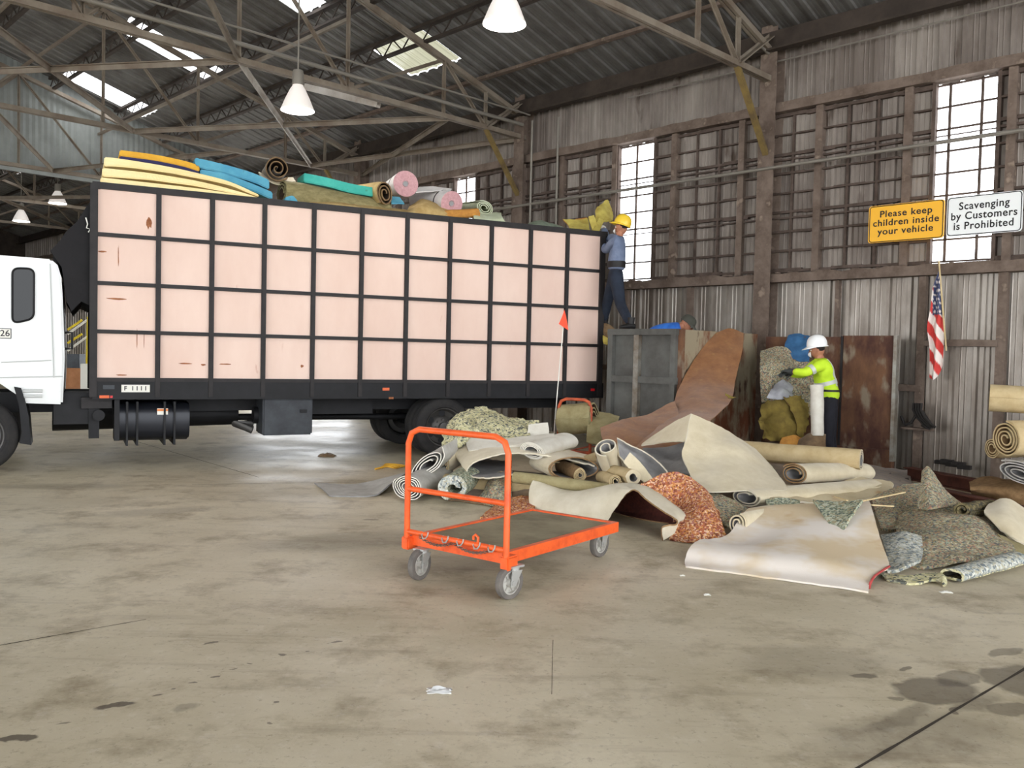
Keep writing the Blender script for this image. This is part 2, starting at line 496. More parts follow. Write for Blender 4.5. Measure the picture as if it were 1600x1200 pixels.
mat('truss_paint', srgb(128, 118, 104), 0.7, 0.1, srgb(104, 90, 76), 1.6, 6, .4, .65)
mat('truss_white', srgb(196, 190, 182), 0.6, 0.0, srgb(160, 150, 138), 2.0, 5)
mat('purlin_dark', srgb(70, 60, 52), 0.8, 0.1, srgb(48, 40, 34), 2.0, 5)
mat('dusty_steel', srgb(118, 103, 92), 0.9, 0.0, srgb(88, 74, 64), 3.0, 8, .38, .62, spots=srgb(138, 122, 108), spot_scale=6, spot_at=.66)
mat('sash_steel', srgb(94, 80, 72), 0.85, 0.1, srgb(68, 56, 48), 5.0, 6)
mat('ochre_steel', srgb(122, 102, 56), 0.8, 0.05, srgb(92, 76, 50), 4.0, 6)
mat('grey_conduit', srgb(130, 124, 114), 0.55, 0.3)
mat('shade_bloom_white', srgb(224, 216, 208), 0.45)
for k_, v_ in (('Emission Color', (1, .93, .88, 1)), ('Emission Strength', .35)): MATS['shade_bloom_white'].node_tree.nodes['Principled BSDF'].inputs[k_].default_value = v_  # emission added to the lamp shade so it glows like overexposed bloom
pane('window_glass', (0.95, 0.97, 1, 1), 0.92, 0.03)
pane('skylight_sheet', (0.95, 0.97, 1, 1), 0.65, 0.03)
pane('dirty_skylight', (0.12, 0.115, 0.08, 1), 0.0, 0.03)
emit('lamp_glow', (1.0, 0.97, 0.93, 1), 26.0)
emit('red_glow', (1.0, 0.25, 0.15, 1), 2.0)

S_NEAR, S_FAR, D_FAR, RIDGE = -16.0, 44.0, 26.0, 13.0
ZE, KR = 6.8, 0.30
def zroof(d): return ZE + KR * (d if d < RIDGE else 2 * RIDGE - d)

# ------------------------------------------------------------------ floor
fl = MB(); nf = 24
fg = [[B(S_NEAR + (S_FAR - S_NEAR) * i / nf, 0.0 + (D_FAR + 6) * j / nf, 0) for j in range(nf + 1)] for i in range(nf + 1)]
fl.grid(fg)
floor = tag(fl.build('floor', 'concrete_floor', base=(0, 0, 0)), kind='structure')
floor.matrix_world_loc = V((0, 0, 0))
mat('joint_dark', srgb(62, 54, 44), 0.9)
def joint(p, q, w=0.012):
    a, b = G(*p), G(*q); a.z = b.z = 0.0012
    t = (b - a).normalized(); s = V((-t.y, t.x, 0)) * (w / 2)
    n = 14; mb = MB()
    rows = []
    for i in range(n + 1):
        c = a.lerp(b, i / n); ww = 0.6 + 0.8 * random.random()
        rows.append([c - s * ww, c + s * ww])
    mb.grid(rows)
    mb.build('floor_joint', 'joint_dark', floor, smooth=False)
joint((1330, 1206), (1620, 1034), .016)
joint((-20, 1012), (228, 968), .008)
joint((200, 686), (405, 746), .012)
joint((300, 757), (590, 753), .010)
joint((862, 1085), (864, 1000), .0025)

# ------------------------------------------------------------------ window wall
def rib_profile(s0, s1, pitch=0.305, rib=0.042, w=0.055, cuts=()):
    """(s, d) points of ribbed sheet; cuts are s values that must be on the profile"""
    out = []; s = math.floor(s0 / pitch) * pitch
    while s < s1:
        for ds, d in ((0, 0), (pitch - w - .03, 0), (pitch - w - .012, rib), (pitch - .018, rib), (pitch - .001, 0)):
            if s0 <= s + ds <= s1: out.append((s + ds, d))
        for ds in (0.08, 0.15):
            out += [(s + ds - .012, 0), (s + ds, 0.010), (s + ds + .012, 0)] if s0 < s + ds < s1 else []
        s += pitch
    def dat(x):
        for (a, da), (b, db) in zip(out, out[1:]):
            if a <= x <= b: return da + (db - da) * (x - a) / max(b - a, 1e-6)
        return 0
    out.sort()
    for c in cuts: out.append((c, dat(c)))
    out.sort()
    return out
WINS = [(-0.21, 0.59), (5.46, 6.28), (10.3, 11.02)]
DOOR = (14.6, 21.2, 4.0)
def wall_sheet(s0, s1, z0, z1, holes=(), ):
    cuts = [c for h in holes for c in h]
    pr = rib_profile(s0, s1, cuts=cuts); mb = MB()
    for (a, da), (b, db) in zip(pr, pr[1:]):
        if any(h[0] - 1e-6 <= a and b <= h[1] + 1e-6 for h in holes): continue
        mb.add([B(a, da, z0), B(b, db, z0), B(b, db, z1), B(a, da, z1)], [(0, 1, 2, 3)])
    return mb
upper = wall_sheet(S_NEAR, S_FAR, 5.5, 6.95)
mid = wall_sheet(S_NEAR, S_FAR, 2.95, 5.5, WINS + [(DOOR[0], DOOR[1])])
for src in (mid,):
    upper.add(src.v, src.f)
m_ = wall_sheet(DOOR[0], DOOR[1], DOOR[2], 5.5); upper.add(m_.v, m_.f)
upper.box(B(14, -.06, 6.9), (60, .04, .1), (WS, WD, ZAX))
wall = tag(upper.build('wall_right', 'dusty_sheet', smooth=False), kind='structure')
wall_sheet(S_NEAR, S_FAR, 0.0, 2.95, [(DOOR[0], DOOR[1]), (33.2, 35.0)]).build('lower_sheet', 'galvanised_sheet', wall, smooth=False)
def wbar(name, s0, s1, d, z, w, h, m='dusty_steel', rough=0.0):
    mb = MB(); n = max(2, int((s1 - s0) / .25)); g = []
    sec = [(-w / 2, -h / 2), (w / 2, -h / 2), (w / 2, h / 2), (-w / 2, h / 2)]
    for i in range(n + 1):
        s = s0 + (s1 - s0) * i / n
        g.append([B(s, d + a, z + b + (rough * noise.noise(V((s * 5, z, b * 9))) if b > 0 else 0)) for a, b in sec])
    vs = [p for r in g for p in r]; fs = []
    for i in range(n):
        for j in range(4): fs.append((i * 4 + j, i * 4 + (j + 1) % 4, (i + 1) * 4 + (j + 1) % 4, (i + 1) * 4 + j))
    fs += [(0, 3, 2, 1), (n * 4, n * 4 + 1, n * 4 + 2, n * 4 + 3)]
    mb.add(vs, fs); return mb.build(name, m, wall, smooth=False)
wbar('girt', S_NEAR, DOOR[0], .12, 2.88, .2, .15, rough=.05)
wbar('girt', S_NEAR, S_FAR, .11, 5.6, .18, .15, rough=.03)
wbar('girt', 2.0, DOOR[0], .09, 1.35, .12, .10)
wbar('girt', -0.35, .62, .09, 1.85, .12, .09, rough=.03)
wbar('girt', .62, 1.85, .10, 1.2, .12, .1, rough=.03)
# window sash band: mullions and sash bars
def open_at(s): return any(a - .01 < s < b + .01 for a, b in WINS)
mull = [.95 + 1.35 * k for k in range(-10, 11) if .95 + 1.35 * k < 14.4]
for s in mull:
    if not open_at(s):
        MB().box(B(s, .07, 4.25), (.11, .13, 2.6), (WS, WD, ZAX)).build('mullion', 'dusty_steel', wall, smooth=False)
sash = MB()
def seg_bars(z, t, dpt):
    edges = [S_NEAR] + [x for w in WINS for x in w] + [14.4]
    for a, b in zip(edges[::2], edges[1::2]):
        n = max(1, int((b - a) / .45))
        for i in range(n):
            s0 = a + (b - a) * i / n; s1 = a + (b - a) * (i + 1) / n
            tt = t * (0.8 + .7 * random.random())
            sash.box(B((s0 + s1) / 2, .06, z + random.uniform(-.008, .008)), (s1 - s0, dpt, tt), (WS, WD, ZAX))
ZR = [3.0 + .31 * i for i in range(9)]
for i, z in enumerate(ZR): seg_bars(z, .045 if i in (0, 3, 6, 8) else .028, .06)
for z in (ZR[3] - .09, ZR[6] - .09): seg_bars(z, .024, .05)
for s in mull:
    for ds in (.45, .9):
        if not open_at(s + ds): sash.box(B(s + ds, .055, 4.25), (.035, .05, 2.5), (WS, WD, ZAX))
sash.build('sash_bar_lattice', 'sash_steel', wall, smooth=False)
for k, (a, b) in enumerate(WINS):
    mb = MB()
    mb.box(B(a - .02, .05, 4.25), (.05, .1, 2.55), (WS, WD, ZAX)); mb.box(B(b + .02, .05, 4.25), (.05, .1, 2.55), (WS, WD, ZAX))
    for x in (a + (b - a) * .26, a + (b - a) * .78) if k == 0 else (a + (b - a) * .52,):
        mb.box(B(x, .03, 4.25), (.034, .03, 2.5), (WS, WD, ZAX))
    for i, z in enumerate(ZR): mb.box(B((a + b) / 2, .03, z), (b - a, .03, .026), (WS, WD, ZAX))
    for z in (ZR[3] - .09, ZR[6] - .09): mb.box(B((a + b) / 2, .03, z), (b - a, .03, .014), (WS, WD, ZAX))
    w_ = tag(mb.build('window_%d' % (k + 1), 'sash_steel', smooth=False), kind='structure')
    MB().box(B((a + b) / 2, .0, 4.25), (b - a, .005, 2.5), (WS, WD, ZAX)).build('pane', 'window_glass', w_, smooth=False)
# lower wall posts and patch framing near the flag
for s, z0, z1, w in ((-.38, 0, 2.85, .12), (.66, 0, 2.8, .1), (1.92, 1.2, 2.8, .06), (4.6, 0, 2.8, .1), (6.0, 0, 2.8, .1)):
    MB().box(B(s, .08, (z0 + z1) / 2), (w, .1, z1 - z0), (WS, WD, ZAX)).build('stud', 'dusty_steel', wall, smooth=False)
# grime-covered ledge lumps along the sill girt
lm = MB()
for i in range(70):
    s = random.uniform(-2, 8)
    lm.ball(B(s, .13 + random.uniform(-.04, .05), 2.955), random.uniform(.02, .05), 6, 4, (1.6, 1, .6))
tag(lm.build('dust_crust', 'dusty_steel', wall), kind='stuff')

# columns
def column(s, z1=6.9):
    c = MB()
    c.box(B(s, .17 - .13, z1 / 2), (.28, .02, z1), (WS, WD, ZAX)); c.box(B(s, .17 + .13, z1 / 2), (.28, .02, z1), (WS, WD, ZAX))
    c.box(B(s, .17, z1 / 2), (.02, .26, z1), (WS, WD, ZAX))
    c.box(B(s, .2, .02), (.42, .42, .04), (WS, WD, ZAX))
    h = tag(c.build('column', 'dusty_steel', smooth=False), kind='structure')
    return h
TR = [3.1, 8.75, 14.6, 20.5, 26.4, 32.3]
for s in [-8.2, -2.55] + TR: column(s)
# eave strut
eb = MB(); eb.bar(B(S_NEAR, .3, 6.62), B(S_FAR, .3, 6.62), .05, .32); eb.bar(B(S_NEAR, .36, 6.47), B(S_FAR, .36, 6.47), .16, .03)
tag(eb.build('trim_1', 'purlin_dark', smooth=False), kind='structure')

# ------------------------------------------------------------------ roof with skylights
SKY = [(14.95, 15.95, 3.7, 5.8), (19.3, 20.3, 3.5, 5.6), (10.1, 10.95, 4.1, 6.2), (26.0, 27.0, 3.5, 5.6), (31, 32, 3.5, 5.6), (4.2, 5.1, 9.0, 11.4), (14.9, 15.9, 9.0, 11.2), (-1.5, -0.5, 7.0, 9.5)]
DIRTY = [(8.95, 10.55, 1.75, 2.75)]
def roof_side(d0, d1, holes):
    cuts = sorted(set(x for h in holes for x in h[:2])); dl = sorted(set([d0, d1] + [x for h in holes for x in h[2:]] + [d0 + (d1 - d0) * k / 6 for k in range(1, 6)]))
    pr = rib_profile(S_NEAR, S_FAR, .305, -.035, .07, cuts); mb = MB()
    for (a, ra), (b, rb) in zip(pr, pr[1:]):
        for u, v in zip(dl, dl[1:]):
            sm, dm = (a + b) / 2, (u + v) / 2
            if any(h[0] < sm < h[1] and h[2] < dm < h[3] for h in holes): continue
            mb.add([B(a, u, zroof(u) + ra), B(b, u, zroof(u) + rb), B(b, v, zroof(v) + rb), B(a, v, zroof(v) + ra)], [(0, 1, 2, 3)])
    return mb
rf = roof_side(-.3, RIDGE, SKY + DIRTY)
r2 = roof_side(RIDGE, D_FAR + .3, [])
rf.add(r2.v, r2.f)
ceiling = tag(rf.build('ceiling', 'roof_sheet', smooth=False, base=(0, 0, 6.8)), kind='structure')
k = 4
for group, mt in ((SKY, 'skylight_sheet'), (DIRTY, 'dirty_skylight')):
    for (a, b, u, v) in group:
        mb = MB(); pr = rib_profile(a, b, .305, -.02, .07); mb.grid([[B(s, u, zroof(u) + .02 + r), B(s, v, zroof(v) + .02 + r)] for s, r in pr])
        tag(mb.build('window_%d' % k, mt, smooth=False), kind='structure'); k += 1
# purlins: open-web joists running the length of the hall
def purlin(d, label, web=True, m='purlin_dark'):
    t = thing('roof_purlin', label, 'purlin', B(14, d, zroof(d) - .4), 'purlins under the roof sheets', 'structure')
    z = zroof(d) - .06
    c = MB(); c.bar(B(S_NEAR, d, z), B(S_FAR, d, z), .12, .06); c.build('top_chord', m, t, smooth=False)
    if web:
        c = MB(); c.bar(B(S_NEAR, d, z - .30), B(S_FAR, d, z - .30), .09, .045); c.build('bottom_chord', m, t, smooth=False)
        c = MB(); s = -2.0; i = 0
        while s < 34:
            c.bar(B(s, d, z - (.02 if i % 2 else .29)), B(s + .3, d, z - (.29 if i % 2 else .02)), .02, .02); s += .3; i += 1
        c.build('web_lattice', m, t, smooth=False)
    return t
for d, lb, wb in ((1.15, 'lowest plain roof purlin next to the window wall eave', False), (2.85, 'open web roof purlin crossing above the dirty yellowed skylight', True), (4.05, 'open web roof purlin at the lower edge of the bright skylights', True),
                  (5.7, 'open web roof purlin at the upper edge of the bright skylights', True), (7.4, 'open web roof purlin one bay above the bright skylights', True), (9.2, 'open web roof purlin near the top of the slope', True), (11.2, 'open web roof purlin just below the ridge', True)):
    purlin(d, lb, wb, 'dusty_steel' if not wb else 'purlin_dark')

# ------------------------------------------------------------------ trusses
ZC = 6.05
def truss(s, label, m='truss_paint', webs=True, parts=True):
    t = thing('roof_truss', label, 'truss', B(s, 12, ZC), 'steel roof trusses', 'structure')
    c = MB()
    for o in (-.035, .035): c.bar(B(s + o, .15, ZC), B(s + o, D_FAR - .15, ZC), .05, .09)
    c.build('bottom_chord', m, t, smooth=False)
    c = MB(); zt = lambda d: zroof(d) - .5 + .1
    for o in (-.035, .035):
        c.bar(B(s + o, .15, zt(.15)), B(s + o, RIDGE, zt(RIDGE)), .05, .09); c.bar(B(s + o, D_FAR - .15, zt(D_FAR - .15)), B(s + o, RIDGE, zt(RIDGE)), .05, .09)
    c.build('top_chord', m, t, smooth=False)
    def web(p, q, w=.065, mm=None):
        a, b = B(s, p[0], p[1]), B(s, q[0], q[1])
        MB().angle(a, b, w, .016, WS).build('web_member', mm or m, t, smooth=False)
    nodes = [1.27, 2.35, 4.5, 6.5, 8.8, 11.0, 13.0, 15, 17.2, 19.5, 21.5, 23.65, 24.73]
    for i, d in enumerate(nodes): web((d, ZC), (d, zt(d)))
    for a, b in ((1.27, 2.35), (4.5, 2.35), (4.5, 6.5), (8.8, 6.5), (8.8, 11.0), (13, 11), (13, 15), (17.2, 15), (17.2, 19.5), (21.5, 19.5), (21.5, 23.65), (24.73, 23.65)):
        web((a, ZC), (b, zt(b)))
    web((1.27, ZC), (.25, 6.75), .1)
    MB().bar(B(s, 1.25, ZC - .02), B(s, .3, 4.85), .06, .09, WS).build('knee_brace', 'ochre_steel', t, smooth=False)
    g = MB()
    for d in (1.27, 4.5, 8.8, 13, 17.2): g.box(B(s, d, ZC + .05), (.014, .28, .2), (WS, WD, ZAX))
    g.build('gusset_plate', m, t, smooth=False)
    return t
tl = ['nearest roof truss whose end meets the column beside the signs', 'second roof truss with pipes hung beside its bottom chord', 'third roof truss over the back half of the truck', 'roof truss standing in front of the grey hanging gable wall',
      'first roof truss beyond the hanging gable wall', 'farthest roof truss seen in the dark end of the hall']
for s, lb in zip(TR, tl): truss(s, lb)
# bottom-chord bracing, one thing per diagonal
def brace(s0, d0, s1, d1, label, m='truss_paint', w=.09):
    mb = MB(); mb.angle(B(s0, d0, ZC + .03), B(s1, d1, ZC + .03), w, .016)
    tag(mb.build('truss_brace', m, smooth=False), label, 'brace', 'bracing between the roof trusses', 'structure')
brace(TR[1], 6.5, TR[2], 1.66, 'white painted diagonal brace between second and third truss', 'truss_white')
brace(TR[1], 2.2, TR[2], 5.9, 'long grey brace crossing the white diagonal brace')
brace(TR[1], 6.5, TR[2], 10.6, 'grey brace at upper left running back from the second truss')
brace(TR[2], 5.9, TR[1], 10.6, 'pale brace at upper left falling towards the third truss')
brace(TR[2], 1.66, TR[1], .15, 'grey brace from third truss to the second column')
brace(TR[1], 2.2, TR[2], .15, 'brace from second truss down towards the far window')
brace(TR[3], 5.7, TR[2], 3.6, 'pale brace meeting the foot of the grey gable wall')
brace(TR[3], 5.7, TR[2], 8.6, 'brace left of the grey gable wall foot')
brace(TR[0], 6.5, TR[1], 10.6, 'brace between first and second truss high on the left')
brace(TR[0], 10.6, TR[1], 6.5, 'brace crossing it between first and second truss')
brace(TR[4], 5.5, TR[3], 1.2, 'thick brace under the gable wall in the dark end')
brace(TR[4], 5.5, TR[5], 1.5, 'far brace in the dark end of the hall')
# longitudinal ties
for d, lb in ((4.5, 'long tie rod along the hall at the third truss node'), (8.8, 'long tie rod along the hall left of the lamps')):
    mb = MB(); mb.bar(B(TR[1], d, ZC + 1.2), B(TR[5], d, ZC + 1.2), .06, .06)
    tag(mb.build('tie_rod', 'truss_paint', smooth=False), lb, 'tie rod', None, 'structure')
# hanging gable wall beyond the fourth truss
gb = MB()
def gable(sg):
    n = 360
    for i in range(n):
        d0, d1 = 26.0 * i / n, 26.0 * (i + 1) / n
        o0, o1 = (.012, -.012) if i % 2 else (-.012, .012)
        gb.add([B(sg + o0, d0, ZC - .02), B(sg + o1, d1, ZC - .02), B(sg + o1, d1, zroof(d1) - .03), B(sg + o0, d0, zroof(d0) - .03)], [(0, 1, 2, 3)])
gable(TR[3] + .2)
gb.bar(B(TR[3] + .2, .1, ZC - .05), B(TR[3] + .2, 25.9, ZC - .05), .1, .14)
tag(gb.build('wall_back', 'gable_sheet', smooth=False), kind='structure')
# far end wall
fe = MB(); fe.add([B(S_FAR, -.2, 0), B(S_FAR, 27, 0), B(S_FAR, 27, 11.2), B(S_FAR, -.2, 11.2)], [(0, 1, 2, 3)])
tag(fe.build('wall_far', 'purlin_dark', smooth=False), kind='structure')
# header over the open drive-through bays behind the camera
hd = MB(); hd.bar(B(S_NEAR, D_FAR, 6.2), B(S_FAR, D_FAR, 6.2), .1, 1.2); hd.bar(B(TR[3], D_FAR, 3.2), B(S_FAR, D_FAR, 3.2), .1, 6.4)
tag(hd.build('wall_left', 'dusty_sheet', smooth=False), kind='structure')

# pipes and conduits
def pipe(name, pts, r, label, cat='pipe', m='grey_conduit', group='pipes and conduits'):
    return tag(MB().tube(pts, r, 10).build(name, m), label, cat, group, 'structure')
sp = TR[1] - .2
pipe('sprinkler_pipe', [B(sp, .4, 6.24), B(sp, 20, 6.24)], .035, 'thicker pipe hung along the second truss chord')
pipe('conduit', [B(sp - .1, .3, 6.44), B(sp - .1, 20, 6.44)], .018, 'thin conduit above the pipe on the second truss')
pipe('sprinkler_pipe', [B(-6, .32, 4.62), B(13, .32, 4.62)], .028, 'long pipe running along the window wall across both columns')
pipe('conduit', [B(8.35, .33, 6.3), B(8.35, .33, 3.2)], .025, 'pale vertical conduit right of the second column')
pipe('conduit', [B(7.75, .2, 6.3), B(7.75, .2, .1)], .025, 'vertical pipe on the wall left of the middle window')
pipe('conduit', [B(-4, .2, 6.33), B(3.0, .2, 6.33), B(6, .2, 6.33)], .012, 'thin wire run near the top of the window wall')
pipe('conduit', [B(TR[0], 1.2, ZC), B(TR[0], .6, 6.5), B(TR[0], .32, 6.45)], .025, 'bent pipe at the end of the nearest truss')
st = MB(); a, b = P(478, 136, 17.0), P(592, 163, 15.9)
st.bar(a, b, .10, .12)  # white bar standing in for a bright reflection along the truss chord
tag(st.build('reflection_strip', 'truss_white', smooth=False), kind='structure')

# high-bay lamps
def lamp(p, r, label, power, rod=1.2, glow=True):
    t = thing('high_bay_lamp', label, 'lamp', p, 'high bay lamps')
    MB().lathe([(r, 0), (r * 1.0, .015), (r * .93, .05), (r * .72, .18), (r * .45, .32), (r * .34, .36), (r * .32, .38)], p, ZAX, 32).build('shade', 'shade_bloom_white', t)
    MB().lathe([(r * .94, .022), (r * .6, .012), (0.0, .008)], p, ZAX, 32).build('lens', 'lamp_glow', t)
    MB().lathe([(0, .60), (r * .30, .60), (r * .34, .56), (r * .34, .38), (0, .38)], p, ZAX, 20).build('ballast_box', 'grey_conduit', t)
    MB().tube([p + ZAX * .6, p + ZAX * (.6 + rod)], .012, 8).build('hanging_rod', 'grey_conduit', t)
    li = bpy.data.lights.new('lamp_light', 'POINT'); li.energy = power; li.shadow_soft_size = r * .6; li.color = (1, .97, .92)
    lo = bpy.data.objects.new('lamp_light', li); COL.objects.link(lo); lo.parent = t.o; lo.location = (0, 0, -.12)
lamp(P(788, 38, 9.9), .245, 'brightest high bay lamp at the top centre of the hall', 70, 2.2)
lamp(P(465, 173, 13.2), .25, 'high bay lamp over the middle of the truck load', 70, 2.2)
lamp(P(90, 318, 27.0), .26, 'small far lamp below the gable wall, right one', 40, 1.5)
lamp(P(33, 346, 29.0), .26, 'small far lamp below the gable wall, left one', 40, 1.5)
# ------------------------------------------------------------------ box truck
mat('pink_plywood', srgb(230, 203, 188), 0.6, 0, srgb(220, 189, 173), 1.2, 6, .35, .7, spots=srgb(176, 112, 80), spot_scale=5.0, spot_at=.76, stretch=(1, 1, .4))
mat('frame_black', srgb(40, 36, 36), 0.6, 0.1, srgb(28, 25, 25), 6, 5)
mat('chassis_black', srgb(26, 26, 29), 0.6, 0.2, srgb(16, 16, 18), 4, 5)
mat('tank_black', srgb(30, 32, 38), 0.35, 0.3)
mat('box_grey', srgb(66, 70, 74), 0.55, 0.3, srgb(50, 52, 56), 3, 5)
mat('truck_white', srgb(226, 228, 226), 0.3, 0, spec=.5)
mat('truck_white_trim', srgb(196, 198, 196), 0.4)
mat('tyre_rubber', srgb(34, 33, 34), 0.85, 0, srgb(46, 44, 42), 8, 4)
mat('rim_steel', srgb(84, 82, 80), 0.5, 0.6)
mat('cab_glass', srgb(10, 13, 14), 0.12, 0.0, spec=0.25)
mat('amber_lens', srgb(216, 92, 30), 0.35)
mat('red_lens', srgb(190, 24, 30), 0.35)
mat('label_white', srgb(228, 226, 216), 0.6)
mat('label_ink', srgb(52, 50, 50), 0.7)
mat('label_orange', srgb(216, 128, 66), 0.6)
mat('tarp_black', srgb(16, 15, 17), 0.8, 0, srgb(24, 22, 24), 4, 6, bump=.4, bscale=9)
mat('rust_stain', srgb(128, 76, 44), 0.8, 0, srgb(168, 110, 74), 14, 6)

HB = 2.405                      # height of the panelled side
LB = TAZ(940, 600)[0]           # length of the body
WB = 2.45
truck = thing('box_truck', 'white cab truck with pink panelled black framed open box full of carpet', 'truck', T(LB / 2, WB / 2, 0))
TX = (TU, TN, ZAX)
zb, zt_ = TZB, TZB + HB
def tbox(mb, a, b, z, la, lb_, lz, mi=0): return mb.box(T(a, b, z), (la, lb_, lz), TX, mi)
# pink sheets behind the bars (near, far and front)
mb = MB(); tbox(mb, LB / 2, .03, (zb + zt_) / 2, LB, .018, HB); mb.build('side_sheet', 'pink_plywood', truck, smooth=False)
mb = MB(); tbox(mb, LB / 2, WB - .03, (zb + zt_) / 2, LB, .018, HB); mb.build('side_sheet', 'pink_plywood', truck, smooth=False)
mb = MB(); tbox(mb, .03, WB / 2, (zb + zt_) / 2, .02, WB - .08, HB); mb.build('front_sheet', 'frame_black', truck, smooth=False)
cols = [TAZ(x, 480)[0] for x in (146, 247, 330.5, 412, 489, 564, 634.5, 701.5, 766, 827, 884.5, 939.5)]
rows_z = [zb + HB * k / 4 for k in range(5)]
for i, a in enumerate(cols):
    for side in (0, 1):
        if side == 1 and i not in (0, 11): continue
        mb = MB(); w = .06 if i not in (0, 11) else .09
        tbox(mb, a, .0 if side == 0 else WB, (zb - .22 + zt_ + .02) / 2, w, .05, HB + .24)
        mb.build('frame_post', 'frame_black', truck, smooth=False, bevel=.006)
for k, z in enumerate(rows_z):
    for side in (0, 1):
        if side == 1 and k not in (0, 4): continue
        mb = MB(); tbox(mb, LB / 2, .004 if side == 0 else WB, z, LB, .045, .048 if k not in (4,) else .08)
        mb.build('frame_rail', 'frame_black', truck, smooth=False)
mb = MB(); tbox(mb, LB, WB / 2, zt_, .09, WB, .09); mb.build('tail_header', 'frame_black', truck, smooth=False)
mb = MB(); tbox(mb, 0, WB / 2, zt_, .09, WB, .09); mb.build('front_header', 'frame_black', truck, smooth=False)
mb = MB(); tbox(mb, LB / 2, .02, zb - .13, LB + .06, .05, .24); tbox(mb, LB / 2, WB - .02, zb - .13, LB + .06, .05, .24); tbox(mb, LB, WB / 2, zb - .13, .06, WB, .24)
mb.build('bed_skirt', 'chassis_black', truck, smooth=False)
mb = MB(); tbox(mb, LB / 2, WB / 2, zb - .04, LB, WB - .06, .05); mb.build('bed_floor', 'chassis_black', truck, smooth=False)
mb = MB()
for b in (.8, 1.65): tbox(mb, 1.7, b, .80, LB + 3.6, .08, .26)
for a in [x * .62 for x in range(11)]: tbox(mb, a + .3, WB / 2, zb - .17, .08, WB - .1, .12)
mb.build('chassis_rail', 'chassis_black', truck, smooth=False)
# rust marks on the side sheet
def stain(px, py, w, h, seedv):
    mb = MB(); a, z = TAZ(px, py, .018); n = 14; pl = []
    for i in range(n):
        t = 2 * pi * i / n; r = 1 + .45 * noise.noise(V((cos(t) * 2 + seedv, sin(t) * 2, seedv)))
        pl.append(T(a + w * cos(t) * r, .0185, z + h * sin(t) * r))
    mb.prism(pl, TN * .003); mb.build('rust_mark', 'rust_stain', truck, smooth=False)
for i, (x, y, w, h) in enumerate(((233, 348, .035, .07), (182, 467, .12, .012), (290, 568, .08, .01), (318, 570, .03, .012), (352, 569, .08, .008), (190, 586, .06, .008), (185, 400, .006, .12), (472, 572, .02, .02), (214, 530, .005, .13), (225, 532, .004, .11), (160, 393, .05, .012))): stain(x, y, w, h, i * 3.1)
# plates, lamps
def plate(name, px, py, w, h, m, o=-.008, t=.012):
    a, z = TAZ(px, py, o); mb = MB(); tbox(mb, a, o, z, w, t, h); return mb.build(name, m, truck, smooth=False), a, z
h1, a_, z_ = plate('number_plate', 212, 607, .33, .095, 'label_white')
text_mesh('lettering', 'F 1111', .075, T(a_, -.016, z_), TU, ZAX, 'label_ink', h1, bold=.002, spacing=1.35)
plate('side_label', 170, 605, .13, .05, 'box_grey')
plate('marker_lamp', 163, 620, .11, .035, 'amber_lens'); plate('marker_lamp', 174, 620, .03, .03, 'red_lens')
plate('marker_lamp', 603, 608, .10, .04, 'amber_lens'); plate('marker_lamp', 926, 609, .07, .04, 'red_lens'); plate('marker_lamp', 611, 622, .07, .03, 'rust_stain')
# fuel tank
a0, z1 = TAZ(180, 640, .12); a1, z0 = TAZ(296, 690, .12)
ca, cz = (a0 + a1) / 2, (TAZ(240, 628, .1)[1] + TAZ(240, 690, .1)[1]) / 2
hz = (TAZ(240, 628, .1)[1] - TAZ(240, 690, .1)[1]) / 2
mb = MB(); pr = []
for i in range(28):
    t = 2 * pi * i / 28; x, y = cos(t), sin(t)
    pr.append(T(a0, .42 + .32 * math.copysign(abs(x) ** .6, x), cz + hz * math.copysign(abs(y) ** .6, y)))
mb.prism(pr, TU * (a1 - a0)); ft = mb.build('fuel_tank', 'tank_black', truck, bevel=.02)
for fa in (.22, .72):
    mb = MB()
    for j in (-.06, .06): tbox(mb, a0 + (a1 - a0) * fa + j, .4, cz - .02, .025, .66, hz * 2 + .05)
    mb.build('tank_strap', 'chassis_black', ft, smooth=False)
h2, a_, z_ = plate('warning_label', 254, 643, .13, .08, 'label_white', .085, .01)
MB().box(T(a_, .079, z_ + .02), (.13, .004, .028), TX).build('label_band', 'label_orange', h2, smooth=False)
mb = MB(); mb.lathe([(0, 0), (.07, 0), (.07, .04), (0, .04)], T(TAZ(154, 648, .2)[0], .12, TAZ(154, 648, .2)[1]), -TN, 16); mb.build('filler_cap', 'chassis_black', truck)
# battery / tool box
a0b, zz1 = TAZ(411, 620, .1); a1b, zz0 = TAZ(488, 679, .1)
mb = MB(); tbox(mb, (a0b + a1b) / 2, .35, (zz1 + zz0) / 2, a1b - a0b, .5, zz1 - zz0); tb = mb.build('tool_box', 'box_grey', truck, bevel=.02)
mb = MB(); tbox(mb, a0b + .55, .09, zz1 - .2, .10, .02, .05); mb.build('latch', 'chassis_black', tb, bevel=.004)
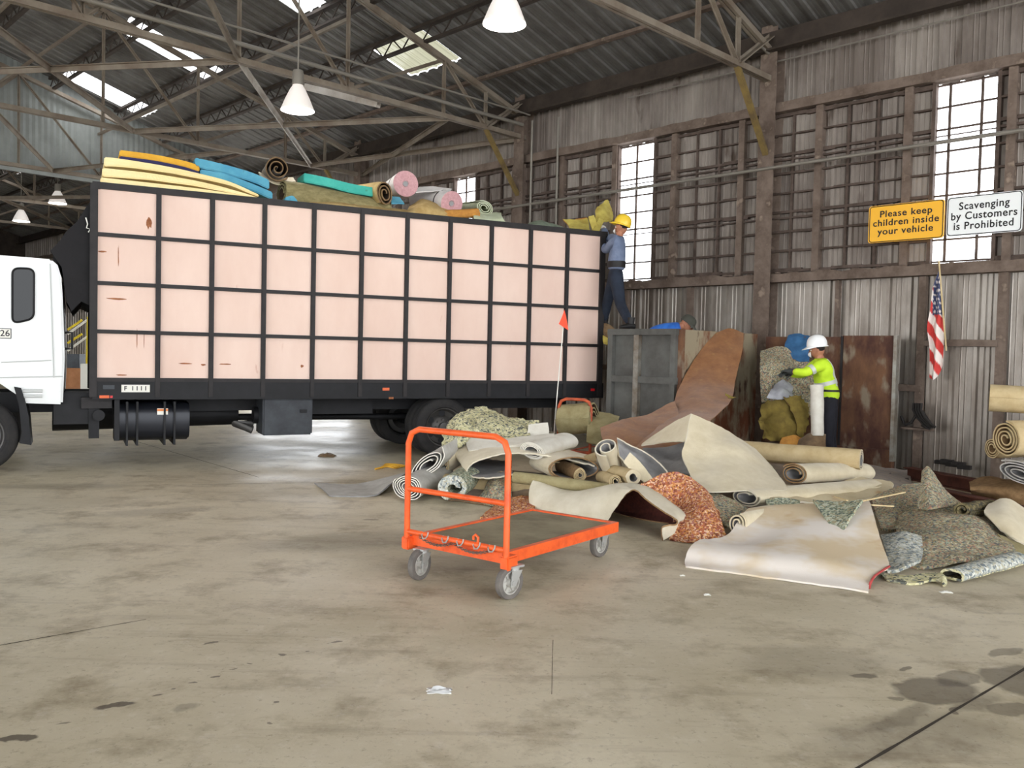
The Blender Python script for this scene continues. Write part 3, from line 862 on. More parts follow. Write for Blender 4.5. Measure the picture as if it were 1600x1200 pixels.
# underbody: air tanks, propeller shaft, exhaust, gearbox
mb = MB(); mb.tube([T(a1 + .1, 1.2, .55), T(LB - 2.75, 1.2, .52)], .05, 10); mb.build('drive_shaft', 'chassis_black', truck)
mb = MB(); mb.tube([T(-.5, 1.25, .62), T(1.9, 1.25, .60)], [.24, .17], 12); mb.build('gearbox', 'chassis_black', truck)
mb = MB(); mb.tube([T(2.0, .5, .62), T(2.7, .5, .62)], .12, 14); mb.build('air_tank', 'chassis_black', truck)
q1, q2 = TAZ(368, 672, .5), TAZ(386, 682, .5)
mb = MB(); mb.tube([T(2.0, .55, .50), T(q1[0], .5, .50), T(q2[0] + .06, .42, .42)], .055, 12); mb.build('exhaust_pipe', 'rim_steel', truck)
mb = MB(); tbox(mb, 3.2, .6, .78, 1.1, .1, .32); mb.build('equipment_panel', 'chassis_black', truck, smooth=False)
mb = MB(); tbox(mb, .25, .3, .62, .06, .45, .55); mb.build('mud_flap', 'chassis_black', truck, smooth=False)
mb = MB(); tbox(mb, 0.02, .2, zb - .3, .35, .1, .14); mb.build('step_bracket', 'frame_black', truck, smooth=False)
# wheels
def wheel(a, b, r=.44, w=.24, out=-1, dual=False):
    c = T(a, b, r); ax = TN * out
    mb = MB(); prof = [(r * .62, -w * .36), (r * .70, -w * .5), (r * .90, -w * .5), (r * .97, -w * .42), (r, -w * .3)]
    for k in (-.18, 0, .18):
        prof += [(r, w * (k - .08)), (r * .975, w * (k - .06)), (r * .975, w * (k - .02)), (r, w * k)]
    prof += [(r, w * .3), (r * .97, w * .42), (r * .90, w * .5), (r * .70, w * .5), (r * .62, w * .36)]
    mb.lathe(prof, c, ax, 48); mb.lathe([(r * .74, w * .505), (r * .77, w * .52), (r * .80, w * .505)], c, ax, 48)
    ty = mb.build('wheel', 'tyre_rubber', truck)
    mb = MB(); mb.lathe([(r * .64, w * .36), (r * .66, w * .42), (r * .62, w * .40), (r * .56, w * .05), (r * .40, -.02), (r * .30, .03), (r * .16, .05), (r * .15, .10), (0, .11)], c, ax, 40)
    for k in range(8):
        t = 2 * pi * k / 8; u = TU * cos(t) + ZAX * sin(t)
        mb.lathe([(0, .06), (.018, .06), (.018, .03)], c + u * r * .24, ax, 8)
    r_ = mb
    for k in range(6):
        t = 2 * pi * (k + .5) / 6; u = TU * cos(t) + ZAX * sin(t)
        r_.lathe([(0, .012), (.05, .012)], c + u * r * .47 + ax * .0, ax, 14, 1)
    r_.build('rim', ['rim_steel', 'chassis_black'], ty)
AR = TAZ(690, 672, .15)[0]
for b, o in ((.16, -1), (.50, -1), (WB - .16, 1), (WB - .50, 1)): wheel(AR, b, out=o)
mb = MB(); mb.tube([T(AR, .3, .44), T(AR, WB - .3, .44)], [.09, .09], 10); mb.ball(T(AR, 1.2, .46), .2); mb.build('rear_axle', 'chassis_black', truck)
AF = TAZ(-36, 680, .12)[0]
for b, o in ((.16, -1), (WB - .20, 1)): wheel(AF, b, out=o)
# cab: side outline pushed across the truck
def ca_(px, py): return TAZ(px, py, .06)
ol = [ca_(98, 632), ca_(101, 560), ca_(98, 468), ca_(96, 434), ca_(90, 414), ca_(80, 405), ca_(60, 403)]
aR = ca_(98, 632)[0]
ol += [(aR - 1.55, ol[-1][1] + .02), (aR - 1.75, ol[-1][1] - .08), (aR - 2.05, 2.1), (aR - 2.15, 1.4), (aR - 2.15, .62), (AF - .62, .62), (AF - .58, .80), (AF - .42, 1.02), (AF - .1, 1.13), (AF + .22, 1.08), (AF + .48, .88), ca_(35, 630)]
mb = MB(); mb.prism([T(a, .06, z) for a, z in ol], TN * (WB - .22)); cab = mb.build('cab', 'truck_white', truck, bevel=.05, ang=50)
def rrect(p0, p1, p2, p3, rad, n=5):
    pts = [V((x, y, 0)) for x, y in (p0, p1, p2, p3)]; out = []
    for i in range(4):
        c, a, b = pts[i], pts[i - 1], pts[(i + 1) % 4]
        u = (a - c).normalized() * rad; v = (b - c).normalized() * rad
        for k in range(n + 1):
            t = k / n; out.append((c + u * (1 - t) ** 2 + v * t ** 2))
    return [(p.x, p.y) for p in out]
w4 = [TAZ(x, y, .05) for x, y in ((20, 420), (52.5, 421), (52, 497), (20, 504))]
mb = MB(); mb.prism([T(a, .045, z) for a, z in rrect(*w4, .07)], TN * .02); sw = mb.build('side_window', 'cab_glass', cab, smooth=False)
mb = MB(); rr = rrect(*w4, .075); cxx = sum(p[0] for p in rr) / len(rr); czz = sum(p[1] for p in rr) / len(rr)
mb.tube([T(cxx + (a - cxx) * 1.04, .05, czz + (z - czz) * 1.03) for a, z in rr], .014, 6, closed=True); mb.build('window_seal', 'chassis_black', sw)
for lab in ([(0, 590), (98, 588)], [(78, 412), (84, 590)], [(2, 566), (80, 563)]):
    p = [TAZ(x, y, .05) for x, y in lab]
    mb = MB(); mb.tube([T(a, .052, z) for a, z in p], .008, 6); mb.build('panel_seam', 'truck_white_trim', cab)
for k in range(2):
    y = 611 + k * 8; p = [TAZ(x, y, .05) for x in (36, 66)]
    mb = MB(); mb.tube([T(p[0][0], .055, p[0][1]), T(p[1][0], .055, p[1][1])], .022, 8); mb.build('air_slot', 'truck_white_trim', cab)
a_, z_ = TAZ(7, 521, .05); mb = MB(); tbox(mb, a_, .055, z_, .14, .006, .12); np_ = mb.build('unit_number_sticker', 'label_white', cab, smooth=False)
mb = MB()
for da, dz, la, lz in ((0, .057, .14, .008), (0, -.057, .14, .008), (.067, 0, .008, .12), (-.067, 0, .008, .12)): tbox(mb, a_ + da, .051, z_ + dz, la, .003, lz)
mb.build('border', 'label_ink', np_, smooth=False)
text_mesh('lettering', '26', .105, T(a_ + .005, .0505, z_), TU, ZAX, 'label_ink', np_, bold=.001)
mb = MB(); mb.prism([T(a, .02, z) for a, z in [ca_(22, 604), ca_(30, 632), ca_(34, 676), ca_(30, 692), ca_(49, 695), ca_(45, 650), ca_(40, 628), ca_(33, 606)]], TN * .45); mb.build('fender_flap', 'chassis_black', truck, smooth=False)
mb = MB(); tbox(mb, aR + .12, .5, .75, .45, .5, .4); tbox(mb, aR + .35, .35, .62, .12, .3, .5); mb.build('step_box', 'chassis_black', truck, smooth=False)
mb = MB(); mb.tube([T(aR + .02, .12, 1.5), T(aR + .10, .12, 1.5), T(aR + .10, .12, 1.7), T(aR + .02, .12, 1.7)], .015, 8); mb.build('grab_handle', 'chassis_black', cab)
# rolled black tarp over the headboard
tp = [(150, 286), (147, 302), (136, 322), (120, 344), (104, 362), (88, 378), (80, 392), (86, 404), (98, 420), (104, 470), (112, 486), (128, 470), (140, 478), (149, 470)]
pp = [TAZ(x, y, .06) for x, y in tp]
mb = MB(); nb = 14; rows = []
for i in range(nb + 1):
    b = .08 + (WB - .16) * i / nb
    rows.append([T(a + .05 * noise.noise(V((b * 3, k, 0))), b, z + .05 * noise.noise(V((b * 3, k, 7)))) for k, (a, z) in enumerate(pp)])
n = len(pp); vs = [p for r in rows for p in r]; fs = []
for i in range(nb):
    for k in range(n): fs.append((i * n + k, i * n + (k + 1) % n, (i + 1) * n + (k + 1) % n, (i + 1) * n + k))
fs += [tuple(range(n)), tuple(nb * n + k for k in range(n))]
mb.add(vs, fs); tarp = mb.build('headboard_tarp', 'tarp_black', truck, ang=60)
mb = MB(); cd = [TAZ(x, y, .03) for x, y in ((134, 340), (137, 350), (135, 356), (141, 358), (138, 363))]
mb.tube([T(a, .03, z) for a, z in cd], .008, 6); mb.build('tie_cord', 'label_white', tarp)

# ------------------------------------------------------------------ load on the truck
mat('yellow_foam', srgb(246, 228, 174), 0.9, 0, srgb(238, 214, 152), 5, 6, stretch=(.3, .3, 3), bump=.3, bscale=40)
mat('amber_foam', srgb(232, 182, 62), 0.9, 0, srgb(214, 160, 52), 5, 5, bump=.3, bscale=40)
mat('navy_cloth', srgb(50, 48, 86), 0.9)
mat('blue_foam', srgb(98, 168, 188), 0.9, 0, srgb(78, 148, 176), 4, 5, spots=srgb(66, 88, 74), spot_scale=7, spot_at=.72)
mat('teal_foam', srgb(82, 186, 170), 0.9, 0, srgb(62, 166, 152), 4, 5, spots=srgb(74, 108, 74), spot_scale=7, spot_at=.74)
mat('brown_carpet', srgb(132, 106, 74), 0.95, 0, srgb(96, 74, 50), 9, 6, sheen=.2)
mat('dark_brown_backing', srgb(80, 62, 46), 0.95, 0, srgb(56, 42, 32), 9, 6)
mat('olive_carpet', srgb(150, 140, 100), 0.95, 0, srgb(116, 106, 70), 8, 8, stretch=(1, 1, 2.5), bump=.4, bscale=40)
mat('pink_end', srgb(204, 160, 162), 0.9, 0, srgb(186, 140, 144), 30, 4, bump=.3, bscale=90)
mat('white_wrap', srgb(226, 222, 218), 0.7, 0, srgb(206, 200, 198), 4, 5)
mat('tan_wrap', srgb(206, 190, 160), 0.8, 0, srgb(188, 170, 138), 6, 5)
mat('grey_core', srgb(150, 150, 150), 0.8)
mat('pale_green_carpet', srgb(198, 204, 178), 0.95, 0, srgb(176, 182, 150), 6, 5)
mat('green_backing', srgb(128, 134, 100), 0.95)
mat('orange_carpet', srgb(196, 140, 66), 0.95, 0, srgb(172, 118, 56), 14, 5)
mat('cream_carpet', srgb(216, 204, 176), 0.95, 0, srgb(198, 184, 152), 5, 6, sheen=.2)
mat('straw_carpet', srgb(190, 164, 112), 0.95, 0, srgb(164, 136, 84), 8, 6)
mat('green_netting', srgb(136, 148, 128), 0.9, 0, srgb(104, 116, 98), 10, 6)
mat('yellow_padding', srgb(202, 186, 96), 0.9, 0, srgb(168, 146, 66), 6, 5)
LG = 'carpet and foam loaded on the truck'
def slab(name, label, top, b0, b1, th, m, cat='foam', taper=0.0):
    """bent foam slab: top front edge as pixels, from depth b0 to b1 across the truck"""
    f = curve([TP(x, y, b0) for x, y in top], 6); mb = MB(); g = []
    d = TN * (b1 - b0); n = len(f)
    rows = []
    for i, p in enumerate(f):
        t = i / (n - 1); h = th * (1 - taper * t)
        wv = .012 * noise.noise(V((t * 6, b0, th * 9)))
        rows.append([p, p - ZAX * (h + wv), p + d - ZAX * (h + wv), p + d])
    k = 4; vs = [p for r in rows for p in r]; fs = []
    for i in range(n - 1):
        for j in range(4): fs.append((i * 4 + j, i * 4 + (j + 1) % 4, (i + 1) * 4 + (j + 1) % 4, (i + 1) * 4 + j))
    fs += [(0, 1, 2, 3), tuple((n - 1) * 4 + j for j in (3, 2, 1, 0))]
    mb.add(vs, fs)
    return tag(mb.build(name, m, bevel=.012, ang=50), label, cat, LG)
slab('foam_slab', 'bottom pale yellow foam slab lying on the truck rail', [(157, 277), (240, 286), (330, 297), (400, 310), (436, 319)], .06, 1.4, .15, 'yellow_foam', taper=.3)
slab('foam_slab', 'middle pale yellow foam slab of the bent stack', [(160, 262), (240, 271), (320, 285), (380, 301), (422, 315)], .10, 1.45, .11, 'yellow_foam', taper=.75)
slab('foam_slab', 'top pale yellow foam slab sagging over the stack at the front', [(163, 245), (190, 248), (257, 259), (312, 271), (360, 284), (405, 304)], .14, 1.5, .12, 'yellow_foam', taper=.75)
slab('foam_mattress', 'amber foam pad with navy cover on top of the yellow stack', [(187, 234), (240, 241), (284, 250), (312, 258)], .30, 1.5, .085, 'amber_foam')
slab('mattress_cover', 'navy cloth under the amber foam pad', [(187, 243.5), (240, 250.5), (284, 259.5), (312, 268)], .29, 1.5, .05, 'navy_cloth', 'cloth')
slab('foam_slab', 'long light blue foam slab behind the amber pad', [(305, 246), (340, 254), (390, 268), (421, 281)], .30, .9, .125, 'blue_foam')
slab('foam_slab', 'lower light blue foam slab under the long blue one', [(313, 264), (350, 271), (390, 285), (426, 300)], .27, .85, .10, 'blue_foam')
slab('foam_slab', 'small blue foam end poking out beside the olive carpet', [(446, 308), (458, 306), (466, 315)], .12, .5, .12, 'blue_foam')
slab('foam_slab', 'teal foam slab lying on the olive carpet roll', [(475, 270), (510, 277), (550, 287), (585, 293)], .42, .85, .13, 'teal_foam')
def TPt(x, y, b): return TP(x, y, b)
def troll(label, e, depth, r, turns, mats, b0=.3, name='carpet_roll', **k):
    """roll whose end faces the camera at pixel e; its axis runs away by `depth` (a, b, z)"""
    A = TP(e[0], e[1], b0); Bp = A + TU * depth[0] + TN * depth[1] + ZAX * depth[2]
    return roll(name, label, A, Bp, r, turns, mats=mats, group=LG, floor=1.0, **k)
troll('brown carpet roll with S shaped spiral end above the blue foam', (434, 263), (.1, 1.2, .0), .185, 2.7, ('brown_carpet', 'dark_brown_backing', 'brown_carpet'), .45, th=.016, ph=1.2, r_in=.12)
troll('dark brown carpet roll with slit end beside the teal foam', (602, 303), (-.05, 1.1, .14), .165, 2.6, ('straw_carpet', 'dark_brown_backing', 'brown_carpet'), .25, ex=.8, ey=1.15, rot=.25, th=.018, r_in=.25)
def solid_roll(label, e, depth, r, b0, strap=True):
    A = TP(e[0], e[1], b0); ax = (TU * depth[0] + TN * depth[1] + ZAX * depth[2]); L = ax.length; ax.normalize()
    t = thing('padding_roll', label, 'padding roll', A, LG)
    mb = MB(); mb.lathe([(r, 0), (r * 1.01, L * .3), (r * .98, L * .6), (r, L)], A, ax, 32); mb.lathe([(0, L), (r, L)], A, ax, 32); mb.build('wrap', 'white_wrap', t)
    mb = MB(); mb.lathe([(r * .2, .006), (r * .35, -.004), (r * .6, .004), (r * .8, -.006), (r, .004)], A, ax, 32); mb.build('rolled_end', 'pink_end', t)
    mb = MB(); mb.lathe([(0, .02), (r * .26, .01), (r * .24, -.008)], A, ax, 16); mb.build('core', 'grey_core', t)
    if strap: mb = MB(); mb.lathe([(r * 1.0, .24), (r * 1.025, .24), (r * 1.025, .265), (r, .265)], A, ax, 32); mb.build('strap', 'label_ink', t)
    return t
solid_roll('thick white roll of pink padding highest on the load', (634, 287), (.07, 1.15, -.02), .195, .55)
solid_roll('white roll of pink padding in front of the taller one', (706, 318), (-.12, 1.1, .22), .185, .30)
sheet('padding_sheet', 'white padding flap lying over the front padding roll', [[TPt(655, 292, .75), TPt(680, 291, .7), TPt(706, 295, .6)], [TPt(650, 300, .5), TPt(680, 298, .5), TPt(703, 299, .45)]], .012, ('white_wrap',) * 3, group=LG, floor=1)
troll('pale green carpet roll with grey green spiral end', (757, 325), (.05, 1.1, .12), .14, 3.4, ('pale_green_carpet', 'green_backing', 'pale_green_carpet'), .35, ex=1.1, ey=.8, th=.013, rot=-.35)
def tsheet(label, rows, mats, th=.015, name='carpet', **k):
    return sheet(name, label, [[TPt(*t) for t in r] for r in rows], th, mats, group=LG, floor=1.0, **k)
roll('carpet_roll', 'shaggy olive carpet roll under the teal foam slab', TP(440, 303, .35), TP(603, 333, .55), .20, 2.5, .02, mats=('olive_carpet', 'dark_brown_backing', 'olive_carpet'), group=LG, floor=1.0, wob=.02, r_in=.4, ex=1.1)
tsheet('grey beige carpet flap below the brown spiral roll', [[(404, 268, .8), (430, 278, .7), (458, 277, .6)], [(408, 276, .5), (435, 287, .45), (462, 283, .4)]], ('cream_carpet', 'grey_core', 'cream_carpet'))
tsheet('matted straw coloured carpet edge hanging over the top rail', [[(470, 308, .5), (520, 312, .5), (570, 320, .5), (640, 330, .5)], [(470, 318, .12), (520, 318, .12), (575, 325, .12), (650, 336, .12)], [(480, 326, .06), (520, 328, .06), (580, 333, .06), (655, 340, .06)]], ('straw_carpet', 'dark_brown_backing', 'straw_carpet'), wob=.03, ragged=.02)
tsheet('straw coloured ribbed carpet folded in front of the padding rolls', [[(640, 322, .6), (660, 311, .5), (690, 322, .4), (705, 330, .4)], [(632, 334, .15), (665, 322, .15), (692, 330, .15), (715, 338, .15)], [(630, 340, .08), (665, 338, .08), (695, 341, .08), (715, 344, .08)]], ('straw_carpet', 'dark_brown_backing', 'straw_carpet'), wob=.015)
roll('carpet_roll', 'orange brown rolled carpet along the top rail', TP(664, 338, .16), TP(746, 333, .22), .085, 2, .02, mats=('orange_carpet', 'dark_brown_backing', 'orange_carpet'), group=LG, floor=1.0, wob=.02, r_in=.4)
tsheet('pale green carpet flap with pointed corner over the rail', [[(742, 328, .5), (760, 332, .45), (783, 333, .4)], [(740, 338, .12), (762, 340, .12), (785, 340, .12)], [(742, 346, .06), (765, 348, .06), (793, 351, .06)]], ('pale_green_carpet', 'green_backing', 'pale_green_carpet'), wob=.02)
tsheet('scrap of light blue cloth between the rolls', [[(608, 305, .5), (625, 308, .5)], [(612, 318, .3), (632, 318, .3)]], ('blue_foam',) * 3)
tsheet('low heap of green mesh netting near the tail', [[(818, 354, .7), (845, 346, .8), (862, 352, .8), (882, 358, .7)], [(818, 355, .3), (842, 344, .4), (862, 349, .4), (880, 356, .3)], [(820, 358, .07), (845, 352, .07), (862, 356, .07), (880, 360, .07)]], ('green_netting',) * 3, wob=.03, ragged=.015)
tsheet('yellow ochre padding standing up behind the tail post', [[(880, 342, .5), (900, 343, .5), (918, 341, .5)], [(888, 352, .4), (905, 350, .4), (920, 350, .4)], [(890, 363, .1), (908, 362, .1), (922, 364, .1)]], ('yellow_padding', 'orange_carpet', 'orange_carpet'), wob=.02)
tsheet('orange brown padding clump beside the yellow ochre padding', [[(900, 341, .7), (917, 340, .7)], [(899, 350, .65), (919, 350, .65)], [(905, 362, .6), (920, 364, .6)]], ('orange_carpet',) * 3, wob=.03)
tsheet('folded yellow padding with V shaped edges by the tail', [[(920, 338, .4), (928, 336, .4)], [(922, 348, .35), (933, 350, .3)], [(928, 364, .25), (936, 366, .25)]], ('yellow_padding', 'straw_carpet', 'yellow_padding'), wob=.01, th=.03)
tsheet('second strip of folded yellow padding leaning right', [[(936, 340, .4), (945, 342, .4)], [(930, 352, .3), (940, 354, .3)], [(926, 364, .2), (934, 366, .2)]], ('yellow_padding', 'straw_carpet', 'yellow_padding'), wob=.01, th=.03)
tsheet('tall pale yellow padding peak the climbing man reaches for', [[(945, 314, .9), (950, 313, .9), (954, 320, .9)], [(932, 326, .8), (944, 330, .7), (957, 332, .8)], [(930, 344, .6), (944, 346, .5), (958, 346, .6)]], ('yellow_padding', 'straw_carpet', 'yellow_padding'), wob=.03, ragged=.02)
sheet('carpet', 'brown carpet flap hanging from the open tail', [[P(943, 505, 14.1), P(951, 506, 14.1), P(960, 513, 14.0)], [P(943, 516, 14.05), P(951, 518, 14.0), P(957, 522, 13.95)], [P(943, 527, 14.1), P(948, 529, 14.05), P(952, 530, 14.0)]], .015, ('brown_carpet', 'dark_brown_backing', 'brown_carpet'), wob=.02, group=LG, floor=1.0)
sheet('carpet', 'yellow padding tongue hanging below the brown flap at the tail', [[P(942, 524, 14.05), P(950, 529, 14.0), P(961, 537, 13.95)], [P(942, 532, 14.0), P(950, 536, 13.95), P(963, 545, 13.9)], [P(943, 537, 14.0), P(952, 541, 13.95), P(961, 552, 13.9)]], .02, ('yellow_padding', 'orange_carpet', 'yellow_padding'), wob=.015, group=LG, floor=1.0, cat='padding')
# ------------------------------------------------------------------ platform carts
mat('orange_paint', srgb(232, 96, 40), 0.4, 0, srgb(204, 74, 30), 9, 6, .45, .7, spots=srgb(150, 70, 40), spot_scale=14, spot_at=.74)
mat('rusty_orange', srgb(196, 88, 50), 0.6, 0, srgb(150, 68, 44), 9, 6)
mat('worn_deck', srgb(150, 140, 114), 0.9, 0, srgb(120, 110, 88), 3, 8, .38, .64, stretch=(1, 1, 1), spots=srgb(142, 128, 104), spot_scale=12, spot_at=.7)
mat('caster_rubber', srgb(92, 88, 84), 0.8, 0, srgb(112, 106, 100), 8, 4)
mat('caster_hub', srgb(186, 184, 176), 0.6, 0.1, srgb(150, 146, 138), 9, 4)
mat('zinc_steel', srgb(176, 176, 172), 0.45, 0.5)
def deck_cart(label, FR, ang, L, W, zd, hh, rad=.105, hooks=True, paint='orange_paint', wh=None, toe=(20, -10, 5, 15), hx=.02):
    a = radians(ang); u = V((sin(a), cos(a), 0)); v = V((-cos(a), sin(a), 0)); ax = (u, v, ZAX)
    def c(x, y, z): return FR + u * x + v * y + ZAX * (z - FR.z)
    t = thing('platform_cart', label, 'cart', c(L / 2, W / 2, 0))
    mb = MB(); mb.box(c(L / 2, W / 2, zd - .02), (L - .04, W - .04, .035), ax); dk = mb.build('deck', 'worn_deck', t, smooth=False)
    mb = MB()
    for y in (.02, W - .02): mb.box(c(L / 2, y, zd - .03), (L, .04, .075), ax)
    for x in (.02, L - .02): mb.box(c(x, W / 2, zd - .03), (.04, W - .08, .075), ax)
    mb.build('deck_rim', paint, t, smooth=False, bevel=.005)
    r = .021; y0, y1 = -hx, W + hx; bx = -.03; top = zd + hh
    pts = [c(bx, y0, zd - .09), c(bx, y0, top - .10), c(bx, y0 + .03, top - .03), c(bx, y0 + .1, top), c(bx, y1 - .1, top), c(bx, y1 - .03, top - .03), c(bx, y1, top - .10), c(bx, y1, zd - .09)]
    path = []
    for i in range(len(pts)): path.append(pts[i])
    mb = MB(); mb.tube(path, r, 14); mb.build('handle_frame', paint, t)
    for z, rr in ((zd + hh * .44, .019), (zd + .03, .019)):
        mb = MB(); mb.tube([c(bx, y0, z), c(bx, y1, z)], rr, 12); mb.build('cross_bar', paint, t)
    for y in (y0, y1):
        mb = MB(); mb.box(c(.0, y, zd - .05), (.11, .07, .09), ax); mb.build('corner_socket', paint, t, smooth=False, bevel=.01)
    # swivel casters
    for i, (x, y) in enumerate(wh or ((.14, .09), (.14, W - .09), (L - .12, .09), (L - .12, W - .09))):
        th = radians(toe[i]); cu = u * cos(th) + v * sin(th); cv = ZAX.cross(cu)
        p = c(x, y, 0) - cu * .035; p.z = 0; w = p + cu * .035 + ZAX * rad
        cs = MB(); cs.box(p + ZAX * (zd - .075), (.11, .09, .012), (cu, cv, ZAX)); cs.lathe([(0, 0), (.04, 0), (.04, .03), (0, .03)], p + ZAX * (zd - .105), ZAX, 16)
        for s in (-1, 1):
            q = cv * (s * .034)
            cs.prism([w + q + cu * -.022 - ZAX * .02, w + q + cu * .022 - ZAX * .02, p + q + cu * .045 + ZAX * (zd - .10), p + q - cu * .045 + ZAX * (zd - .10)], cv * (.005 * s))
        cs.lathe([(0, -.045), (.014, -.045), (.014, .045), (0, .045)], w, cv, 10)
        ca = cs.build('caster', 'zinc_steel', t, smooth=False)
        mb = MB(); mb.lathe([(rad * .70, -.022), (rad * .86, -.024), (rad * .97, -.02), (rad, -.01), (rad, .01), (rad * .97, .02), (rad * .86, .024), (rad * .70, .022)], w, cv, 36, closed=True); wl = mb.build('wheel', 'caster_rubber', ca)
        mb = MB(); mb.lathe([(rad * .72, -.019), (rad * .62, -.02), (rad * .60, -.007), (rad * .60, .007), (rad * .62, .02), (rad * .72, .019)], w, cv, 36, closed=True)
        mb.lathe([(0, -.026), (rad * .26, -.026), (rad * .28, -.012), (rad * .28, .012), (rad * .26, .026), (0, .026)], w, cv, 18)
        for k in range(6):
            an = 2 * pi * k / 6; d = cu * cos(an) + ZAX * sin(an); mb.bar(w + d * rad * .24, w + d * rad * .64, .016, .016, cv)
        mb.lathe([(0, 0), (rad * .62, 0)], w, cv, 24)
        mb.build('wheel_hub', 'caster_hub', ca)
    if hooks:
        mb = MB(); n = 40
        for i in range(n):
            f = i / n; y = .1 + (W - .2) * f; sag = .018 + .035 * sin(pi * (f * 2 % 1)); q = c(bx - .01, y, zd + .03 - sag)
            d = v if i % 2 else ZAX
            mb.tube([q + (v * cos(k * pi / 4) * .013 + (ZAX if i % 2 else u) * sin(k * pi / 4) * .008) for k in range(8)], .0028, 5, closed=True)
        tag(mb.build('chain', 'dusty_steel', t))
        for f in (.1, .25, .42, .58, .80):
            y = W * f; q = c(bx, y, zd + .03)
            mb = MB(); mb.tube([q + v * .03 + ZAX * (.018), q + v * .028 - u * .02, q + v * .012 - u * .026 - ZAX * .022, q - v * .012 - u * .026 - ZAX * .018, q - v * .028 - u * .022 + ZAX * .004, q - v * .03 - u * .02 + ZAX * .026], .005, 7)
            mb.build('wire_hook', 'zinc_steel', t)
        q = c(bx, W * .28, zd + .045); mb = MB(); mb.tube([q - v * .02, q - v * .022 + ZAX * .035, q + ZAX * .05, q + v * .018 + ZAX * .035, q + v * .016 + ZAX * .015], .009, 8); mb.build('tow_hook', paint, t)
    return t, c
FR = G(791, 873, .255)
_a = radians(37.5); _u = V((sin(_a), cos(_a), 0)); _v = V((-cos(_a), sin(_a), 0))
WH = []
for _p in ((795, 936), (655, 906), (936, 870)):
    _q = G(*_p) - FR; WH.append((_q.dot(_u), _q.dot(_v)))
WH.append((WH[2][0], WH[1][1] - .02))
cart, cpos = deck_cart('orange platform cart standing empty on the open floor', FR, 37.5, 1.40, .83, .285, .745, rad=.108, toe=(172, 186, 178, 170), hx=.022, wh=WH)
# ------------------------------------------------------------------ container, open door
mat('rusty_plate', srgb(118, 84, 60), 0.8, .1, srgb(74, 46, 38), 2.4, 9, .38, .62, stretch=(1, 1, .5), spots=srgb(136, 122, 104), spot_scale=4, spot_at=.62)
mat('rust_streaked', srgb(152, 140, 116), 0.8, .1, srgb(112, 66, 42), 2.6, 9, .44, .58, stretch=(1, 1, .45), spots=srgb(70, 44, 34), spot_scale=7, spot_at=.66)
mat('bin_grey', srgb(98, 98, 94), 0.65, .1, srgb(76, 74, 70), 2.0, 7, .4, .65)
mat('bare_edge', srgb(150, 148, 140), 0.5, .4, srgb(116, 104, 90), 5, 5)
FC = PL(1187, 600, W0 + WD * .2, WD); FC.z = 0
NC = FC + WD * 2.3
HC = 1.97; LC = 1.27
bin_ = thing('roll_off_bin', 'grey open top steel bin with rusty end panel behind the heap', 'bin', NC + WS * LC / 2 - WD * 1.15)
BX = (WS, WD, ZAX)
def bb(mb, s, d, z, ls, ld, lz): return mb.box(NC + WS * s + WD * d + ZAX * z, (ls, ld, lz), BX)
bb(MB(), .03, -1.15, HC / 2 + .05, .05, 2.3, HC - .1).build('end_panel', 'rust_streaked', bin_, smooth=False)
for d in (-.03, -2.27): bb(MB(), .0, d, HC / 2, .1, .08, HC).build('corner_post', 'rusty_plate' if d == -.03 else 'bare_edge', bin_, smooth=False)
bb(MB(), LC / 2, -.03, HC / 2 + .1, LC, .05, HC - .2).build('side_panel', 'bin_grey', bin_, smooth=False)
bb(MB(), LC / 2, -2.27, HC / 2 + .1, LC, .05, HC - .2).build('side_panel', 'rusty_plate', bin_, smooth=False)
bb(MB(), LC - .03, -1.15, HC / 2 + .1, .05, 2.2, HC - .2).build('end_panel', 'bin_grey', bin_, smooth=False)
bb(MB(), LC / 2, .0, HC - .04, LC, .16, .09).build('top_rail', 'bin_grey', bin_, smooth=False)
bb(MB(), LC / 2, -2.27, HC - .04, LC, .12, .08).build('top_rail', 'rusty_plate', bin_, smooth=False)
bb(MB(), LC / 2, .02, 1.22, LC, .10, .10).build('side_rail', 'bin_grey', bin_, smooth=False)
bb(MB(), LC / 2, .0, .18, LC, .14, .16).build('bottom_rail', 'bin_grey', bin_, smooth=False)
for s in (.06, .72, LC - .05): bb(MB(), s, .03, HC / 2, .09, .09, HC - .1).build('side_rib', 'bare_edge' if s == .72 else 'bin_grey', bin_, smooth=False)
bb(MB(), LC / 2, -1.15, .75, LC - .14, 2.2, .06).build('bin_floor', 'bin_grey', bin_, smooth=False)
# long open door panel beside it
s0, _ = onwall(1196, 600, .52); s1, _ = onwall(1400, 600, .52)
sd, _ = onwall(1316, 600, .52)
door = thing('bin_door', 'tall rusty steel door panel swung open along the wall behind the worker', 'bin door', B((s0 + s1) / 2, .52, 0))
MB().box(B((s0 + sd) / 2, .52, 1.12), (s0 - sd, .05, 1.6), (WS, WD, ZAX)).build('door_plate', 'rusty_plate', door, smooth=False)
MB().box(B((sd + s1) / 2, .53, 1.1), (sd - s1, .06, 1.68), (WS, WD, ZAX)).build('door_plate', 'rusty_plate', door, smooth=False)
MB().box(B(s1, .55, 1.05), (.05, .10, 1.78), (WS, WD, ZAX)).build('door_edge', 'bare_edge', door, smooth=False)
MB().box(B(sd, .56, 1.1), (.03, .05, 1.66), (WS, WD, ZAX)).build('door_edge', 'frame_black', door, smooth=False)
MB().box(B((s0 + s1) / 2, .53, .16), (s0 - s1, .12, .32), (WS, WD, ZAX)).build('door_sill', 'rusty_plate', door, smooth=False)
for q in (.5, 1.55): MB().box(B((s0 + s1) / 2, .48, q), (s0 - s1, .05, .07), (WS, WD, ZAX)).build('stiffener', 'rusty_plate', door, smooth=False)

